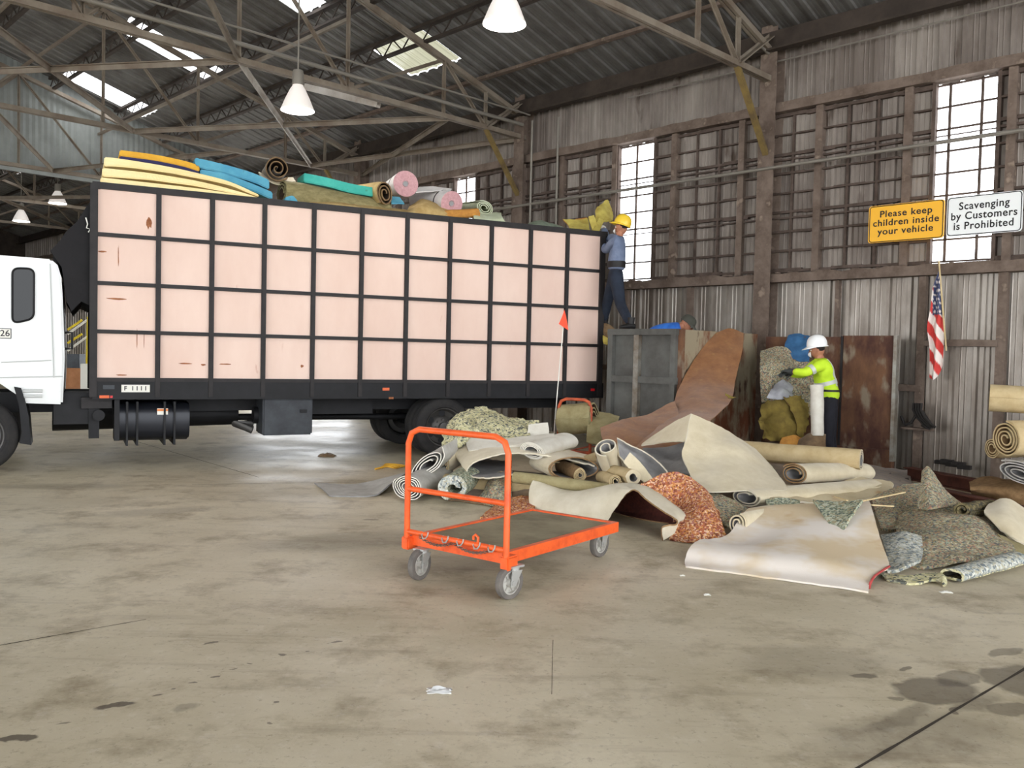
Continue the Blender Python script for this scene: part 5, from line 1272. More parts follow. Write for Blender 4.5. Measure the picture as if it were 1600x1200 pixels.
# heap in front of the bin door
HG = 'carpet heaped beside the worker'
carpet('grey chip padding rising high between the bin and the worker', [[(1188, 547, 13.2), (1222, 541, 13.1), (1252, 558, 12.95), (1292, 576, 12.75)], [(1188, 575, 12.9), (1220, 572, 12.75), (1250, 590, 12.75), (1288, 596, 12.65)], [(1188, 606, 12.75), (1206, 602, 12.7), (1236, 600, 12.75), (1272, 625, 12.8)], [(1190, 630, 12.6), (1210, 628, 12.6), (1240, 630, 12.7), (1275, 655, 12.75)]], ('rebond_grey', 'rebond_dark', 'rebond_grey'), .03, wob=.05, wscale=3, name='padding', cat='carpet padding', group=HG)
carpet('crumpled grey plastic sheet under the worker gloves', [[(1210, 600, 12.5), (1226, 594, 12.5), (1238, 604, 12.5)], [(1202, 614, 12.3), (1222, 612, 12.25), (1238, 616, 12.35)], [(1198, 622, 12.25), (1218, 624, 12.2), (1240, 622, 12.3)]], ('grey_plastic',) * 3, .006, wob=.03, wscale=9, name='plastic_sheet', cat='plastic sheet', group=HG)
carpet('olive gold carpet slumped below the grey plastic sheet', [[(1190, 634, 12.35), (1220, 622, 12.25), (1252, 622, 12.35)], [(1187, 660, 12.15), (1222, 655, 12.0), (1256, 650, 12.2)], [(1196, 686, 12.1), (1226, 692, 12.0), (1250, 686, 12.15)]], ('olive_gold_carpet', 'dark_brown_backing', 'olive_gold_carpet'), .02, wob=.08, wscale=5, ragged=.05, group=HG)
carpet('olive carpet fold hanging right of the slumped gold carpet', [[(1226, 622, 12.15), (1244, 618, 12.15), (1262, 628, 12.2)], [(1240, 646, 12.05), (1250, 640, 12.05), (1264, 646, 12.1)], [(1250, 690, 12.0), (1256, 680, 12.0), (1262, 662, 12.05)]], ('olive_gold_carpet', 'black_plastic', 'brown_edge'), .03, wob=.05, wscale=6, ragged=.04, group=HG)
carpet('orange brown carpet end at the foot of the worker heap', [[(1222, 684, 11.95), (1240, 679, 11.95), (1252, 684, 11.98)], [(1214, 700, 11.8), (1238, 700, 11.8), (1256, 700, 11.85)]], ('orange_carpet', 'dark_brown_backing', 'orange_carpet'), .02, wob=.02, group=HG)
carpet('dark carpet layer on the floor under the worker heap', [[(1184, 690, 12.4), (1225, 690, 12.3), (1262, 683, 12.1), (1290, 683, 12.1)], [(1182, 712, 11.9), (1225, 712, 11.8), (1262, 685, 11.66), (1290, 685, 11.66)], [(1178, 742, 'g', .03), (1225, 745, 'g', .03), (1265, 748, 'g', .03), (1292, 748, 'g', .03)]], ('brown_carpet', 'dark_brown_backing', 'brown_carpet'), .02, wob=.04, wscale=3, group=HG)
roll('carpet_roll', 'whitish carpet roll standing upright in front of the worker', P(1276, 602, 11.85), P(1277, 681, 11.75), .092, 2.5, .012, mats=('white_carpet', 'grey_backing', 'white_carpet'), group=HG, r_in=.5)
carpet('blue tarp hung over the bin door top behind the grey padding', [[(1231, 525, 13.3), (1247, 521, 13.3), (1270, 526, 13.1)], [(1226, 542, 13.15), (1246, 544, 13.05), (1266, 546, 12.95)], [(1232, 558, 13.0), (1248, 564, 12.9), (1264, 566, 12.85)]], ('blue_tarp',) * 3, .008, wob=.035, wscale=7, name='tarp', cat='tarp', group='blue cloths')
# ------------------------------------------------------------------ people
mat('skin_tan', srgb(176, 122, 94), 0.6, 0, srgb(160, 106, 80), 12, 3)
mat('hi_vis_lime', srgb(206, 238, 52), 0.75, 0, srgb(186, 222, 40), 5, 4, bump=.3, bscale=18)
mat('reflective_grey', srgb(196, 198, 192), 0.45, .1)
mat('dark_trousers', srgb(34, 34, 42), 0.9, 0, srgb(24, 24, 30), 6, 4, bump=.3, bscale=16)
mat('navy_trousers', srgb(38, 46, 60), 0.9, 0, srgb(28, 34, 46), 6, 4, bump=.3, bscale=16)
mat('blue_grey_shirt', srgb(122, 134, 158), 0.85, 0, srgb(100, 112, 138), 5, 5, bump=.35, bscale=14)
mat('bright_blue_shirt', srgb(52, 116, 206), 0.8, 0, srgb(38, 92, 176), 6, 5, bump=.3, bscale=16)
mat('black_leather', srgb(28, 26, 26), 0.6)
mat('glove_dark', srgb(58, 60, 58), 0.85)
mat('glove_pale', srgb(206, 204, 198), 0.85)
mat('hat_white', srgb(238, 238, 236), 0.3)
mat('hat_yellow', srgb(238, 200, 60), 0.35)
mat('cap_dark', srgb(66, 66, 58), 0.85)
mat('mask_white', srgb(236, 236, 234), 0.8)
mat('hair_dark', srgb(34, 28, 24), 0.9)
mat('eye_white', srgb(230, 226, 220), 0.3)

def head_part(par, c, fwd, upv, s=1.0):
    """head with brow, nose, chin and ears; fwd is where the face looks"""
    f = fwd.normalized(); u = (upv - f * upv.dot(f)).normalized(); r = f.cross(u)
    mb = MB(); n, m = 24, 18; vs = []; fs = []
    g = lambda x, y, w: math.exp(-((x / w) ** 2 + (y / w) ** 2))
    for i in range(m + 1):
        a = pi * i / m
        for j in range(n):
            b = 2 * pi * j / n; x, y, z = sin(a) * cos(b), sin(a) * sin(b), cos(a)
            px, py, pz = x * .074, y * .096, z * .118
            if z < 0: px *= 1 + .30 * z; py *= 1 + .10 * z
            if y > 0:
                py += .024 * g(x, (z + .18), .16) + .007 * g(x, z - .10, .35) - .010 * (g(x - .38, z - .02, .16) + g(x + .38, z - .02, .16)) + .008 * g(x, z + .62, .25) + .005 * g(x, z + .43, .14)
            vs.append(c + (r * px + f * py + u * pz) * s)
    for i in range(m):
        for j in range(n): fs.append((i * n + j, (i + 1) * n + j, (i + 1) * n + (j + 1) % n, i * n + (j + 1) % n))
    mb.add(vs, fs)
    for sg in (-1, 1):
        e = MB().ball((0, 0, 0), .030, 10, 8, (.35, .6, 1.0))
        mb.add([c + (r * (p.x + sg * .074) + f * (p.y - .008) + u * (p.z - .01)) * s for p in e.v], e.f)
    h = mb.build('head', 'skin_tan', par, ang=80)
    for sg in (-1, 1):
        MB().ball(c + (r * sg * .030 + f * .082 + u * .004) * s, .0115 * s, 10, 8).build('eye', 'eye_white', h)
    return h, (r, f, u)
def hat_part(par, name, c, fr, m, s=1.0, tilt=0.0, brim=.035, visor=.045, cap=False):
    r, f, u = fr
    ff = (f * cos(tilt) + u * sin(tilt)); uu = (u * cos(tilt) - f * sin(tilt))
    o = c + (uu * (.035 if not cap else .02)) * s
    mb = MB(); n = 32; rings = [(1.0, 0), (1.0, .02), (.97, .05), (.88, .085), (.70, .115), (.42, .135), (.12, .142), (0.001, .143)]
    R = .108 if not cap else .094
    vs = []
    for (k, h) in rings:
        for j in range(n):
            t = 2 * pi * j / n
            rd = 1 + (.03 if abs(sin(t)) > .985 else 0)
            vs.append(o + (r * cos(t) * R * k * rd * .92 + ff * sin(t) * R * k * 1.14 + uu * h * (1 if not cap else .72)) * s)
    fs = []
    for i in range(len(rings) - 1):
        for j in range(n): fs.append((i * n + j, i * n + (j + 1) % n, (i + 1) * n + (j + 1) % n, (i + 1) * n + j))
    mb.add(vs, fs); h = mb.build(name, m, par, ang=60)
    mb = MB(); top = []; bot = []
    for j in range(n):
        t = 2 * pi * j / n; front = max(0, sin(t))
        w = (brim + visor * front ** 1.5) if not cap else (.004 + .075 * front ** 2)
        base = r * cos(t) * R * .92 + ff * sin(t) * R * 1.14
        out = r * cos(t) * (R * .92 + w * .9) + ff * sin(t) * (R * 1.14 + w)
        top += [o + base * s * .985, o + (out - uu * (.012 + .02 * front)) * s]
        bot += [o + (base * .985 - uu * .006) * s, o + (out - uu * (.018 + .02 * front)) * s]
    k = len(top); vs = top + bot; fs = []
    for j in range(n):
        a, b = 2 * j, 2 * ((j + 1) % n)
        fs += [(a, a + 1, b + 1, b), (k + a, k + b, k + b + 1, k + a + 1), (a + 1, k + a + 1, k + b + 1, b + 1), (a, b, k + b, k + a)]
    mb.add(vs, fs); mb.build('brim', m, h, ang=60)
    return h
def mask_part(par, c, fr, s=1.0):
    r, f, u = fr; mb = MB(); o = c + (f * .088 - u * .055) * s
    mb.add([o + (r * x * .052 + f * (1 - x * x - z * z) * .042 + u * z * .045) * s for x, z in [(cos(2 * pi * j / 18) * k, sin(2 * pi * j / 18) * k) for k in (0.02, .4, .75, 1.0) for j in range(18)]],
           [(i * 18 + j, i * 18 + (j + 1) % 18, (i + 1) * 18 + (j + 1) % 18, (i + 1) * 18 + j) for i in range(3) for j in range(18)] + [tuple(range(18))])
    return mb.build('dust_mask', 'mask_white', par, ang=80)
def hand_part(par, w, d, nrm, side, m, s=1.0, curl=.6, name='glove'):
    """palm, four bent fingers of unequal length and a thumb from the side of the palm; nrm is the way the fingers close"""
    d = d.normalized(); nrm = (nrm - d * nrm.dot(d)).normalized(); sd = d.cross(nrm) * side
    mb = MB(); pl = MB().ball((0, 0, 0), 1, 14, 10)
    mb.add([w + (d * (.045 + p.x * .056) + sd * p.y * .043 + nrm * p.z * .020) * s for p in pl.v], pl.f)
    for k, (off, ln) in enumerate(((-.030, .066), (-.010, .078), (.011, .074), (.030, .058))):
        p = w + (d * .082 + sd * off) * s; pts = [p - d * .02 * s, p]; a = .25; q = p
        for part, l in ((0, .42), (1, .32), (2, .26)):
            a += curl * (.6 + .12 * k) if part else curl * .3
            q = q + (d * cos(a) + nrm * sin(a)) * ln * l * s; pts.append(q)
        mb.tube(pts, [.0105 * s, .0105 * s, .0098 * s, .009 * s, .0072 * s], 9)
    q = w + (d * .018 - sd * .034 + nrm * .004) * s; pts = [q]
    for l, (x, y, z) in ((.035, (.55, -.75, .35)), (.03, (.75, -.4, .5)), (.024, (.85, -.1, .55))):
        q = q + (d * x + sd * y + nrm * z).normalized() * l * s; pts.append(q)
    mb.tube(pts, [.015 * s, .0135 * s, .011 * s, .008 * s], 9)
    mb.tube([w - d * .03 * s, w + d * .03 * s], [.034 * s, .036 * s], 12)
    return mb.build(name, m, par, ang=80)
def boot_part(par, ank, d, m='black_leather', s=1.0):
    d = V((d.x, d.y, d.z)).normalized(); sd = ZAX.cross(d).normalized(); upv = d.cross(sd) * -1
    if upv.z < 0: upv = -upv
    mb = MB(); rows = []
    prof = [(-.085, .040, .075), (-.07, .044, .085), (-.02, .045, .10), (.03, .046, .085), (.09, .050, .062), (.14, .050, .050), (.175, .036, .038)]
    b = ank - upv * .085 * s
    vs = []; n = 14
    for x, w, h in prof:
        for j in range(n):
            t = 2 * pi * j / n; yy = cos(t) * w; zz = max(0, .5 + .5 * sin(t)) * h
            vs.append(b + (d * x + sd * yy + upv * zz) * s)
    fs = [(i * n + j, i * n + (j + 1) % n, (i + 1) * n + (j + 1) % n, (i + 1) * n + j) for i in range(len(prof) - 1) for j in range(n)]
    fs += [tuple(range(n)), tuple((len(prof) - 1) * n + j for j in range(n))]
    mb.add(vs, fs); mb.tube([b + (d * -.02 + upv * .07) * s, b + (d * -.025 + upv * .17) * s], [.052 * s, .056 * s], 14)
    return mb.build('boot', m, par, ang=80)
def figure(name, label, base, J, shirt, trousers, hem=None, sleeve_r=.058, bulk=1.0):
    t = thing(name, label, 'person', base)
    pel, wai, che, nek, hed = (J[k] for k in ('pelvis', 'waist', 'chest', 'neck', 'head'))
    tops = [(pel, .13, .10), (wai, .125, .095), (che, .145, .105), (nek, .055, .055), (hed, .05, .06)]
    ed = [(0, 1), (1, 2), (2, 3), (3, 4)]
    for s in 'LR':
        i = len(tops); tops += [(J['sh' + s], .062), (J['el' + s], .042), (J['wr' + s], .030)]
        ed += [(2, i), (i, i + 1), (i + 1, i + 2)]
    for s in 'LR':
        if 'hp' + s not in J: continue
        i = len(tops); tops += [(J['hp' + s], .085), (J['kn' + s], .058), (J['an' + s], .040)]
        ed += [(0, i), (i, i + 1), (i + 1, i + 2)]
    skin('body', tops, ed, 'skin_tan', t)
    sv = [(hem or pel.lerp(wai, .3), .158 * bulk, .128 * bulk), (wai, .150 * bulk, .122 * bulk), (wai.lerp(che, .55), .163 * bulk, .130 * bulk), (che, .165 * bulk, .128 * bulk), (che.lerp(nek, .75), .085, .082)]
    ed = [(0, 1), (1, 2), (2, 3), (3, 4)]
    for s in 'LR':
        i = len(sv); e = J['el' + s]; w_ = J['wr' + s]
        sv += [(J['sh' + s], .080 * bulk), (J['sh' + s].lerp(e, .5), sleeve_r * 1.1), (e, sleeve_r), (w_.lerp(e, .12), sleeve_r * .78)]
        ed += [(3, i), (i, i + 1), (i + 1, i + 2), (i + 2, i + 3)]
    sh = skin('shirt', sv, ed, shirt, t)
    tv = [(wai.lerp(pel, .05), .15 * bulk ** .5, .125 * bulk ** .5), (pel, .155 * bulk ** .5, .125 * bulk ** .5)]; ed = [(0, 1)]
    for s in 'LR':
        if 'hp' + s not in J: continue
        i = len(tv); tv += [(J['hp' + s], .105 * bulk ** .5), (J['hp' + s].lerp(J['kn' + s], .5), .096 * bulk ** .5), (J['kn' + s], .080 * bulk ** .4), (J['kn' + s].lerp(J['an' + s], .5), .074 * bulk ** .4), (J['an' + s], .062)]
        ed += [(1, i), (i, i + 1), (i + 1, i + 2), (i + 2, i + 3), (i + 3, i + 4)]
    if len(tv) > 2: skin('trousers', tv, ed, trousers, t)
    return t, sh
def band(par, name, pts, w, h, m, n=24):
    """closed strap: pts is (centre, axis, rx, ry, xdir)"""
    c, ax, rx, ry, xd = pts; ax = ax.normalized(); xd = (xd - ax * xd.dot(ax)).normalized(); yd = ax.cross(xd)
    mb = MB(); prof = [(-w / 2, 0), (-w / 2, h), (w / 2, h), (w / 2, 0)]; vs = []
    for j in range(n):
        t = 2 * pi * j / n
        for z, e in prof: vs.append(c + xd * cos(t) * (rx + e) + yd * sin(t) * (ry + e) + ax * z)
    fs = [(j * 4 + k, j * 4 + (k + 1) % 4, ((j + 1) % n) * 4 + (k + 1) % 4, ((j + 1) % n) * 4 + k) for j in range(n) for k in range(4)]
    mb.add(vs, fs); return mb.build(name, m, par, ang=50)

def wrap(par, name, shell, c, axis, w, h, m, n=40):
    """strap laid round the cloth of `shell` at c"""
    axis = axis.normalized(); xd = axis.cross(V((0, 1, 0))).normalized(); yd = axis.cross(xd); g = []
    for j in range(n + 1):
        t = 2 * pi * (j % n) / n; d = xd * cos(t) + yd * sin(t); row = []
        for z in (-w / 2, 0, w / 2):
            o = c + axis * z
            ok, lo, no, ix = shell.o.ray_cast(o - shell.matrix_world_loc, d, distance=.5)
            row.append((lo + shell.matrix_world_loc if ok else o + d * .17) + d * h)
        g.append(row)
    mb = MB(); solid(mb, g, h * .9, None if False else False, (0, 0, 0))
    return mb.build(name, m, par, ang=60)

# --- worker in lime jacket
LFT = V((-1, 0, 0))
Y = 12.15
fx = V((-.94, .34, 0)).normalized()
J = dict(pelvis=P(1295, 630, Y), waist=P(1292, 608, Y), chest=P(1284, 576, Y), neck=P(1280, 556, Y), head=P(1277, 546, Y),
         shL=P(1283, 569, Y - .17), elL=P(1259, 583, Y - .20), wrL=P(1236, 580, Y - .05), shR=P(1277, 566, Y + .18), elR=P(1255, 585, Y + .22), wrR=P(1232, 584, Y + .12),
         hpL=P(1296, 636, Y - .09), knL=P(1293, 684, Y - .12), anL=P(1297, 724, Y - .12), hpR=P(1297, 636, Y + .09), knR=P(1297, 684, Y + .12), anR=P(1303, 718, Y + .12))
for k in ('anL', 'anR'): J[k].z = .10
worker, sh = figure('person', 'person in lime jacket and white hard hat feeding padding into the bin', V((J['pelvis'].x, J['pelvis'].y, 0)), J, 'hi_vis_lime', 'dark_trousers', hem=P(1299, 631, Y), sleeve_r=.068, bulk=1.28)
hc = P(1277, 547, Y)
hd_, fr = head_part(worker, hc, fx + V((0, 0, -.12)), ZAX)
mask_part(hd_, hc, fr)
MB().ball(hc - fr[1] * .026 + fr[2] * .030, .082, 18, 12, (.94, 1.0, .92)).build('hair', 'hair_dark', hd_)
hat_part(worker, 'hard_hat', hc + ZAX * .02, fr, 'hat_white', 1.13, brim=.012, visor=.05)
for s in 'LR':
    hand_part(worker, J['wr' + s], J['wr' + s] - J['el' + s], V((0, .2, -1)), 1 if s == 'L' else -1, 'glove_dark', 1.1, .55)
    boot_part(worker, J['an' + s], fx)
wrap(sh, 'reflective_band', sh, P(1289, 598, Y), J['chest'] - J['waist'], .055, .010, 'reflective_grey')
band(sh, 'reflective_band', (J['shL'].lerp(J['elL'], .62), J['elL'] - J['shL'], .064, .064, V((0, 1, 0))), .055, .010, 'reflective_grey')
wrap(worker, 'belt', sh, P(1293, 610, Y), ZAX, .03, .010, 'black_leather')
pts = [J['chest'] + V((.05, -.06, .13)), J['chest'] + V((.10, -.125, .05)), J['chest'] + V((.13, -.13, -.08)), J['waist'] + V((.12, -.125, .14)), J['waist'] + V((.12, -.12, .06))]
cc = curve(pts, 5)
def onto(p):
    ok, lo, no, ix = sh.o.closest_point_on_mesh(p - sh.matrix_world_loc)
    return lo + no * .008 + sh.matrix_world_loc
mb = MB(); solid(mb, [[onto(p + V((-.028, -.05, 0))), onto(p + V((0, -.05, 0))), onto(p + V((.028, -.05, 0)))] for p in cc], .012, False, (0, 0, 0))
mb.build('reflective_strap', 'reflective_grey', sh)

# --- man climbing on the tail
Y = 13.75
J = dict(pelvis=P(962, 434, Y), waist=P(963, 414, Y), chest=P(966, 384, Y), neck=P(968, 366, Y), head=P(972, 357, Y),
         shL=P(963, 374, Y - .19), elL=P(946, 392, Y + .25), wrL=P(938, 366, Y + .55), shR=P(964, 372, Y + .2), elR=P(948, 372, Y + .5), wrR=P(943, 356, Y + .75),
         hpR=P(964, 440, Y - .10), knR=P(969, 475, Y - .22), anR=P(984, 503, 13.12), hpL=P(959, 440, Y + .10), knL=P(950, 468, Y + .25), anL=P(943, 502, Y + .42))
rimz = HC + .005
J['anR'].z = rimz + .092
climber, sh = figure('person', 'person in yellow hard hat and blue grey shirt climbing the truck tail', V((J['anR'].x, J['anR'].y, rimz)), J, 'blue_grey_shirt', 'navy_trousers', sleeve_r=.07, bulk=1.25, hem=P(962, 424, Y))
hc = P(971, 356, Y); fw = V((-.95, .30, .05))
hd_, fr = head_part(climber, hc, fw, ZAX)
mask_part(hd_, hc, fr)
MB().ball(hc - fr[1] * .026 + fr[2] * .030, .082, 18, 12, (.94, 1.0, .92)).build('hair', 'hair_dark', hd_)
hat_part(climber, 'hard_hat', hc + ZAX * .02, fr, 'hat_yellow', 1.13, tilt=.28, brim=.014, visor=.045)
for s, gm in (('L', 'glove_pale'), ('R', 'glove_pale')):
    hand_part(climber, J['wr' + s], V((-.7, .3, .4)), V((0, .3, -1)), 1 if s == 'L' else -1, gm, 1.05, .7)
boot_part(climber, J['anR'], V((-.75, -.35, 0)))
boot_part(climber, J['anL'], V((-.9, .3, .1)))
wrap(climber, 'belt', sh, P(963, 414, Y), ZAX, .10, .010, 'black_leather')
# --- third person bending inside the bin
Y = 13.3
zf = .78
ch = P(1050, 511, Y)
J = dict(pelvis=ch + V((-.42, .12, -.28)), waist=ch + V((-.26, .08, -.10)), chest=ch + V((-.02, 0, 0)), neck=ch + V((.14, -.02, .02)), head=ch + V((.2, -.02, .04)),
         shL=ch + V((.02, .18, -.03)), elL=ch + V((.16, .28, -.25)), wrL=ch + V((.28, .18, -.45)), shR=ch + V((.02, -.19, -.03)), elR=ch + V((.14, -.26, -.26)), wrR=ch + V((.26, -.14, -.46)),
         hpL=ch + V((-.44, .22, -.34)), knL=ch + V((-.28, .24, -.74)), anL=ch + V((-.38, .24, -1.12)), hpR=ch + V((-.44, .02, -.34)), knR=ch + V((-.28, 0, -.74)), anR=ch + V((-.38, 0, -1.12)))
for k in ('anL', 'anR'): J[k].z = zf + .09
bender, sh = figure('person', 'person in bright blue shirt and dark cap bending inside the bin', V((J['anL'].x, J['anL'].y, zf)), J, 'bright_blue_shirt', 'navy_trousers')
hc = P(1073, 507, Y - .02); hd_, fr = head_part(bender, hc, V((.80, -.2, -.55)), ZAX)
hat_part(bender, 'cap', hc + fr[2] * .02, fr, 'cap_dark', 1.1, cap=True)
for s in 'LR':
    hand_part(bender, J['wr' + s], J['wr' + s] - J['el' + s], V((-1, 0, -.3)), 1 if s == 'L' else -1, 'skin_tan', 1.0, .6, 'hand')
    boot_part(bender, J['an' + s], V((1, -.1, 0)))
# ------------------------------------------------------------------ signs
mat('sign_yellow', srgb(240, 178, 30), 0.45); mat('sign_white', srgb(236, 238, 236), 0.45); mat('sign_black', srgb(30, 28, 28), 0.6)
def sign(label, lt, rt, rb, lb_, m, body, size):
    d = .34
    q = [onwall(x, y, d) for x, y in (lt, rt, rb, lb_)]
    s0 = (q[0][0] + q[3][0]) / 2; s1 = (q[1][0] + q[2][0]) / 2; zt2 = (q[0][1] + q[1][1]) / 2; zb2 = (q[2][1] + q[3][1]) / 2
    c = B((s0 + s1) / 2, d, (zt2 + zb2) / 2); w_, h_ = s0 - s1, zt2 - zb2
    t = thing('warning_sign', label, 'sign', c, 'signs hung on the window wall')
    xd = -WS; pts = rrect((-w_ / 2, -h_ / 2), (w_ / 2, -h_ / 2), (w_ / 2, h_ / 2), (-w_ / 2, h_ / 2), .05)
    mb = MB(); mb.prism([c + xd * x + ZAX * y for x, y in pts], WD * .012); mb.build('panel', m, t, smooth=False)
    mb = MB(); mb.tube([c + WD * .013 + xd * x * .965 + ZAX * y * .955 for x, y in pts], .006, 5, closed=True); mb.build('border', 'sign_black', t)
    lt_ = text_mesh('lettering', body, size, c + WD * .0145, xd, ZAX, 'sign_black', t, bold=.0035, spacing=1.10, line=.95)
    me = lt_.o.data; xs = [(v.co - WD * .0145).dot(xd) for v in me.vertices]; zs = [v.co.z for v in me.vertices]
    kx, kz = w_ * .87 / (max(xs) - min(xs)), h_ * .70 / (max(zs) - min(zs)); mx_, mz_ = (max(xs) + min(xs)) / 2, (max(zs) + min(zs)) / 2
    for v in me.vertices:
        x = (v.co - WD * .0145).dot(xd); v.co = v.co - xd * x + xd * (x - mx_) * kx; v.co.z = (v.co.z - mz_) * kz
    for x in (-w_ * .35, w_ * .35):
        MB().tube([c + xd * x + ZAX * (h_ / 2 - .03) - WD * .02, c + xd * x + ZAX * (h_ / 2 - .03) - WD * .22], .012, 6).build('hanger', 'sash_steel', t)
    return t
sign('yellow sign reading please keep children inside your vehicle', (1357, 323), (1477, 311), (1475, 371), (1358, 381), 'sign_yellow', 'Please keep\nchildren inside\nyour vehicle', .215)
sign('white sign reading scavenging by customers is prohibited', (1479, 309.5), (1599, 297), (1598, 360), (1480, 371), 'sign_white', 'Scavenging\nby Customers\nis Prohibited', .215)

# ------------------------------------------------------------------ hanging flag
def flag_mat():
    m = bpy.data.materials.new('flag_cloth'); m.use_nodes = True; nt = m.node_tree; N = nt.nodes; L = nt.links; bs = N['Principled BSDF']
    bs.inputs['Roughness'].default_value = .85
    at = N.new('ShaderNodeAttribute'); at.attribute_name = 'cloth'; L.new(at.outputs['Color'], bs.inputs['Base Color']); MATS['flag_cloth'] = m
flag_mat()
fd = .32
def FW(x, y): return PL(x, y, W0 + WD * fd, WD)
flag = thing('flag', 'drooping flag with stars and red white stripes on the lower wall', 'flag', FW(1468, 420))
MB().tube([FW(1467, 408), FW(1472, 470), FW(1478.5, 548)], .012, 8).build('pole', 'bare_wood', flag)
rows = [[(1466, 424), (1467, 424), (1468, 425), (1469, 425)], [(1458, 452), (1461, 452), (1466, 454), (1470, 456)], [(1455, 482), (1461, 484), (1467, 488), (1472, 492)], [(1450, 512), (1457, 512), (1465, 512), (1473, 512)], [(1453, 545), (1459, 545), (1466, 545), (1473, 543)], [(1452, 590), (1457, 594), (1463, 590), (1472, 572)]]
g = surf([[FW(x, y) for x, y in r] for r in rows], 14, 12)
nr, nc = len(g), len(g[0])
for i in range(nr):
    for j in range(nc):
        u = j / (nc - 1); g[i][j] = g[i][j] + WD * (.035 * sin(u * 9 + i * .05) * min(1, i / 12))
mb = MB(); solid(mb, g, .003, False, (0, 0, 0)); fh = mb.build('cloth', 'flag_cloth', flag, ang=70)
me = fh.o.data; ca = me.color_attributes.new('cloth', 'FLOAT_COLOR', 'POINT')
RED, WHT, BLU = srgb(196, 58, 52), srgb(226, 216, 208), srgb(62, 70, 104)
yo = flag.matrix_world_loc
for i, v in enumerate(me.vertices):
    p = v.co + yo; t = (B(0, 0, 0) - p).dot(WS) * -1; z = p.z
    zc_ = FW(1466, 424).z - z; lf = (t - onwall(1474, 490, fd)[0])
    if zc_ < .60 and lf < .13 + zc_ * .02:
        k = BLU; a, b = (zc_ * 17) % 1, ((lf * 24 + int(zc_ * 17) * .5)) % 1
        if (a - .5) ** 2 + (b - .5) ** 2 < .07: k = WHT
    else:
        st = (zc_ * .62 + lf * 1.1) / .105
        k = RED if int(math.floor(st)) % 2 == 0 else WHT
    ca.data[i].color = k

# ------------------------------------------------------------------ lower wall clutter
rb = MB()
for k in range(4):
    o = k * 4
    rb.tube([PL(x + o, y, W0 + WD * (.28 + .03 * k), WD) for x, y in ((1428, 630), (1427, 640), (1433, 652), (1442, 662), (1450, 668))], .018, 7)
rb.tube([PL(x, y, W0 + WD * .3, WD) for x, y in ((1408, 650), (1412, 660), (1414, 664), (1424, 660), (1430, 650))], .02, 7)
rb.tube([PL(x, y, W0 + WD * .3, WD) for x, y in ((1432, 632), (1444, 648), (1456, 665), (1452, 671), (1440, 664))], .022, 7)
mat('black_rubber', srgb(40, 36, 34), .8)
tag(rb.build('rubber_strip', 'black_rubber'), 'loose black rubber strips hooked on the lower wall right of the bin door', 'rubber strip')
lg = MB()
a, b = PL(1412, 668, W0 + WD * .22, WD), PL(1456, 672, W0 + WD * .22, WD)
lg.bar(a, b, .2, .03); tag(lg.build('shelf', 'dusty_steel', smooth=False), 'small dusty ledge under the black rubber strips', 'shelf')
mat('red_brown_steel', srgb(104, 62, 50), .8, .1, srgb(76, 44, 36), 4, 6)
def ibeam(label, p, q, h, w, lift=0.0):
    a, b = G(*p), G(*q); a.z = b.z = lift; mb = MB(); d = (b - a).normalized(); sd = ZAX.cross(d)
    for z in (.008, h - .008): mb.bar(a + ZAX * z, b + ZAX * z, w, .016)
    mb.bar(a + ZAX * h / 2, b + ZAX * h / 2, .014, h - .02)
    tag(mb.build('steel_beam', 'red_brown_steel', smooth=False), label, 'steel beam', 'beams lying along the wall foot')
ibeam('red brown steel beam lying on the floor against the wall foot', (1418, 748), (1640, 792), .16, .16)
ibeam('lower red brown steel beam on the floor in front of the wall one', (1440, 770), (1640, 816), .10, .14)
scr = MB()
for k in range(5):
    a = G(1470 + k * 9, 741 + k * 2.2); a.z = .17 + .03 * (k % 2); scr.box(a, (.16, .1, .05), (WS, WD, ZAX))
tag(scr.build('scrap_metal', 'black_rubber', smooth=False), 'dark scrap lying on the beam below the flag', 'scrap')

# ------------------------------------------------------------------ seen through the gap between cab and box
mat('cardboard', srgb(176, 124, 84), .85, 0, srgb(156, 106, 70), 4, 5); mat('safety_yellow', srgb(222, 196, 52), .5)
def carton(label, px, py, Y, w, h, dpt, lift=0.0, m='cardboard'):
    c = P(px, py, Y); mb = MB(); mb.box(V((c.x, c.y, lift + h / 2)), (w, dpt, h)); t = mb.build('cardboard_box', m, bevel=.008)
    tag(t, label, 'box', 'boxes stacked beyond the truck'); return t
carton('lower brown carton stacked beyond the truck gap', 127, 620, 21, .62, .52, .5)
carton('upper brown carton with white tape on the lower one', 124, 600, 21, .56, .46, .5, .52)
carton('tall pale carton beside the brown cartons', 139, 610, 20.6, .22, 1.1, .4, 0, 'label_white')
carton('small grey metal box on the brown cartons', 119, 575, 21, .3, .34, .3, .98, 'box_grey')
rail = thing('stair_rail', 'yellow and white stair rail beyond the gap behind the cab', 'stair rail', P(120, 560, 22) * 1.0)
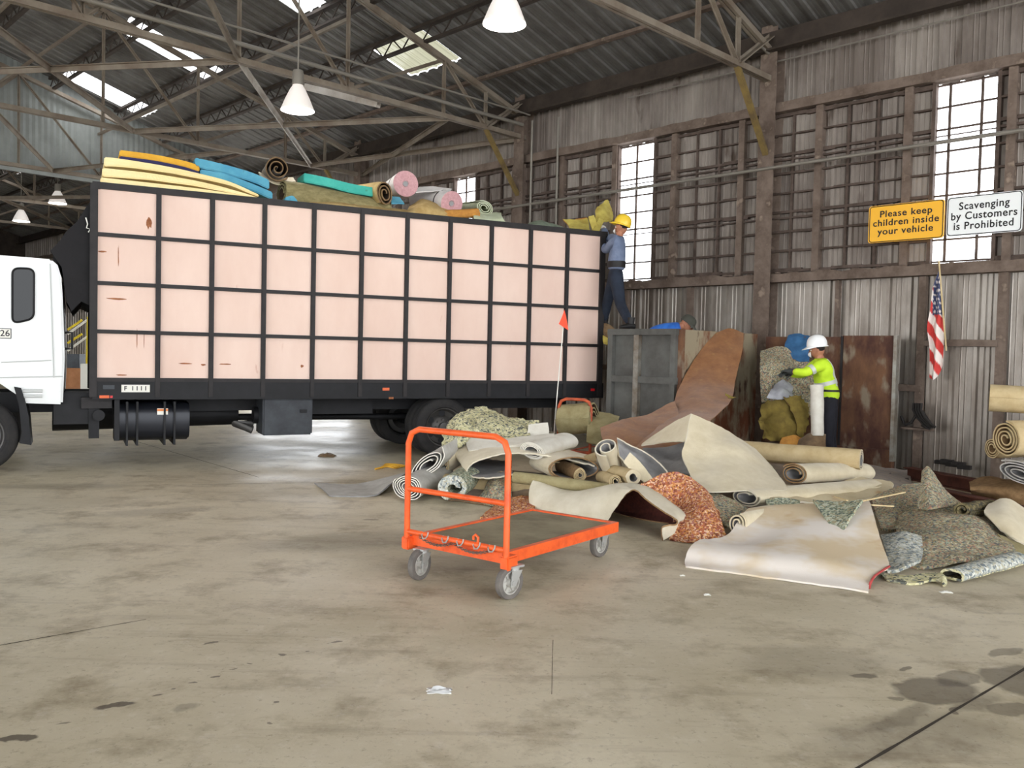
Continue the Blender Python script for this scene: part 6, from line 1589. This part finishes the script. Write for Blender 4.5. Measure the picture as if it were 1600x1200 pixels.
for (p, q, r, m) in (((138, 495, 22), (136, 575, 22), .035, 'safety_yellow'), ((106, 522, 22), (139, 498, 22), .03, 'label_white'), ((106, 548, 22), (139, 524, 22), .03, 'label_white'), ((106, 515, 22.4), (128, 500, 22.4), .03, 'safety_yellow'), ((106, 536, 22.4), (128, 522, 22.4), .03, 'safety_yellow'), ((136, 560, 22), (137, 634, 22), .035, 'safety_yellow')):
    MB().tube([P(*p), P(*q)], r, 8).build('rail_tube', m, rail)

# ------------------------------------------------------------------ bits on the floor
def bit(name, label, px, py, rx, ry, h, m, cat, n=9, seed=0.0):
    c = G(px, py); mb = MB(); g = []
    for i in range(n):
        row = []
        for j in range(n):
            x, y = (i / (n - 1) - .5) * 2, (j / (n - 1) - .5) * 2
            k = noise.noise(V((x * 2 + seed, y * 2, seed)))
            row.append(V((c.x + x * rx * (1 + .3 * k), c.y + y * ry * (1 + .3 * noise.noise(V((y * 2, x * 2, seed + 4)))), .004 + max(0, h * (1 - x * x) * (1 - y * y) * (.6 + .8 * k)))))
        g.append(row)
    solid(mb, g, .003, False, (0, 0, 0), floor=0.0); tag(mb.build(name, m), label, cat)
bit('crumpled_rag', 'crumpled brown rag on the floor in front of the truck tank', 511, 713, .12, .08, .09, 'brown_carpet', 'rag', seed=1)
mat('clear_film', srgb(206, 206, 204), .15, spec=.8)
bit('plastic_scrap', 'small shiny clear plastic scrap on the bare floor', 687, 1080, .055, .035, .02, 'clear_film', 'plastic scrap', seed=2)
bit('paper_scrap', 'tiny white paper scrap left of the whitish front carpet', 1105, 930, .022, .016, .012, 'label_white', 'paper scrap', seed=3)
bit('paper_scrap', 'tiny white paper scrap under the front edge of the whitish carpet', 1066, 900, .018, .012, .01, 'label_white', 'paper scrap', seed=4)
bit('paper_scrap', 'white crumb on the floor below the right padding pile', 1478, 926, .04, .02, .012, 'label_white', 'paper scrap', seed=5)
st2 = MB()
for k in range(3):
    pts = [G(586 + k * 6, 733 - k, .012), G(604, 729 - k * 2, .03), G(618 + k * 5, 731 - k * 2, .02), G(630 + k * 3, 727 + k, .015)]
    st2.tube(curve(pts, 5), .012, 6)
tag(st2.build('strap', 'amber_foam'), 'yellow strap lying on the floor by the rear wheel', 'strap')
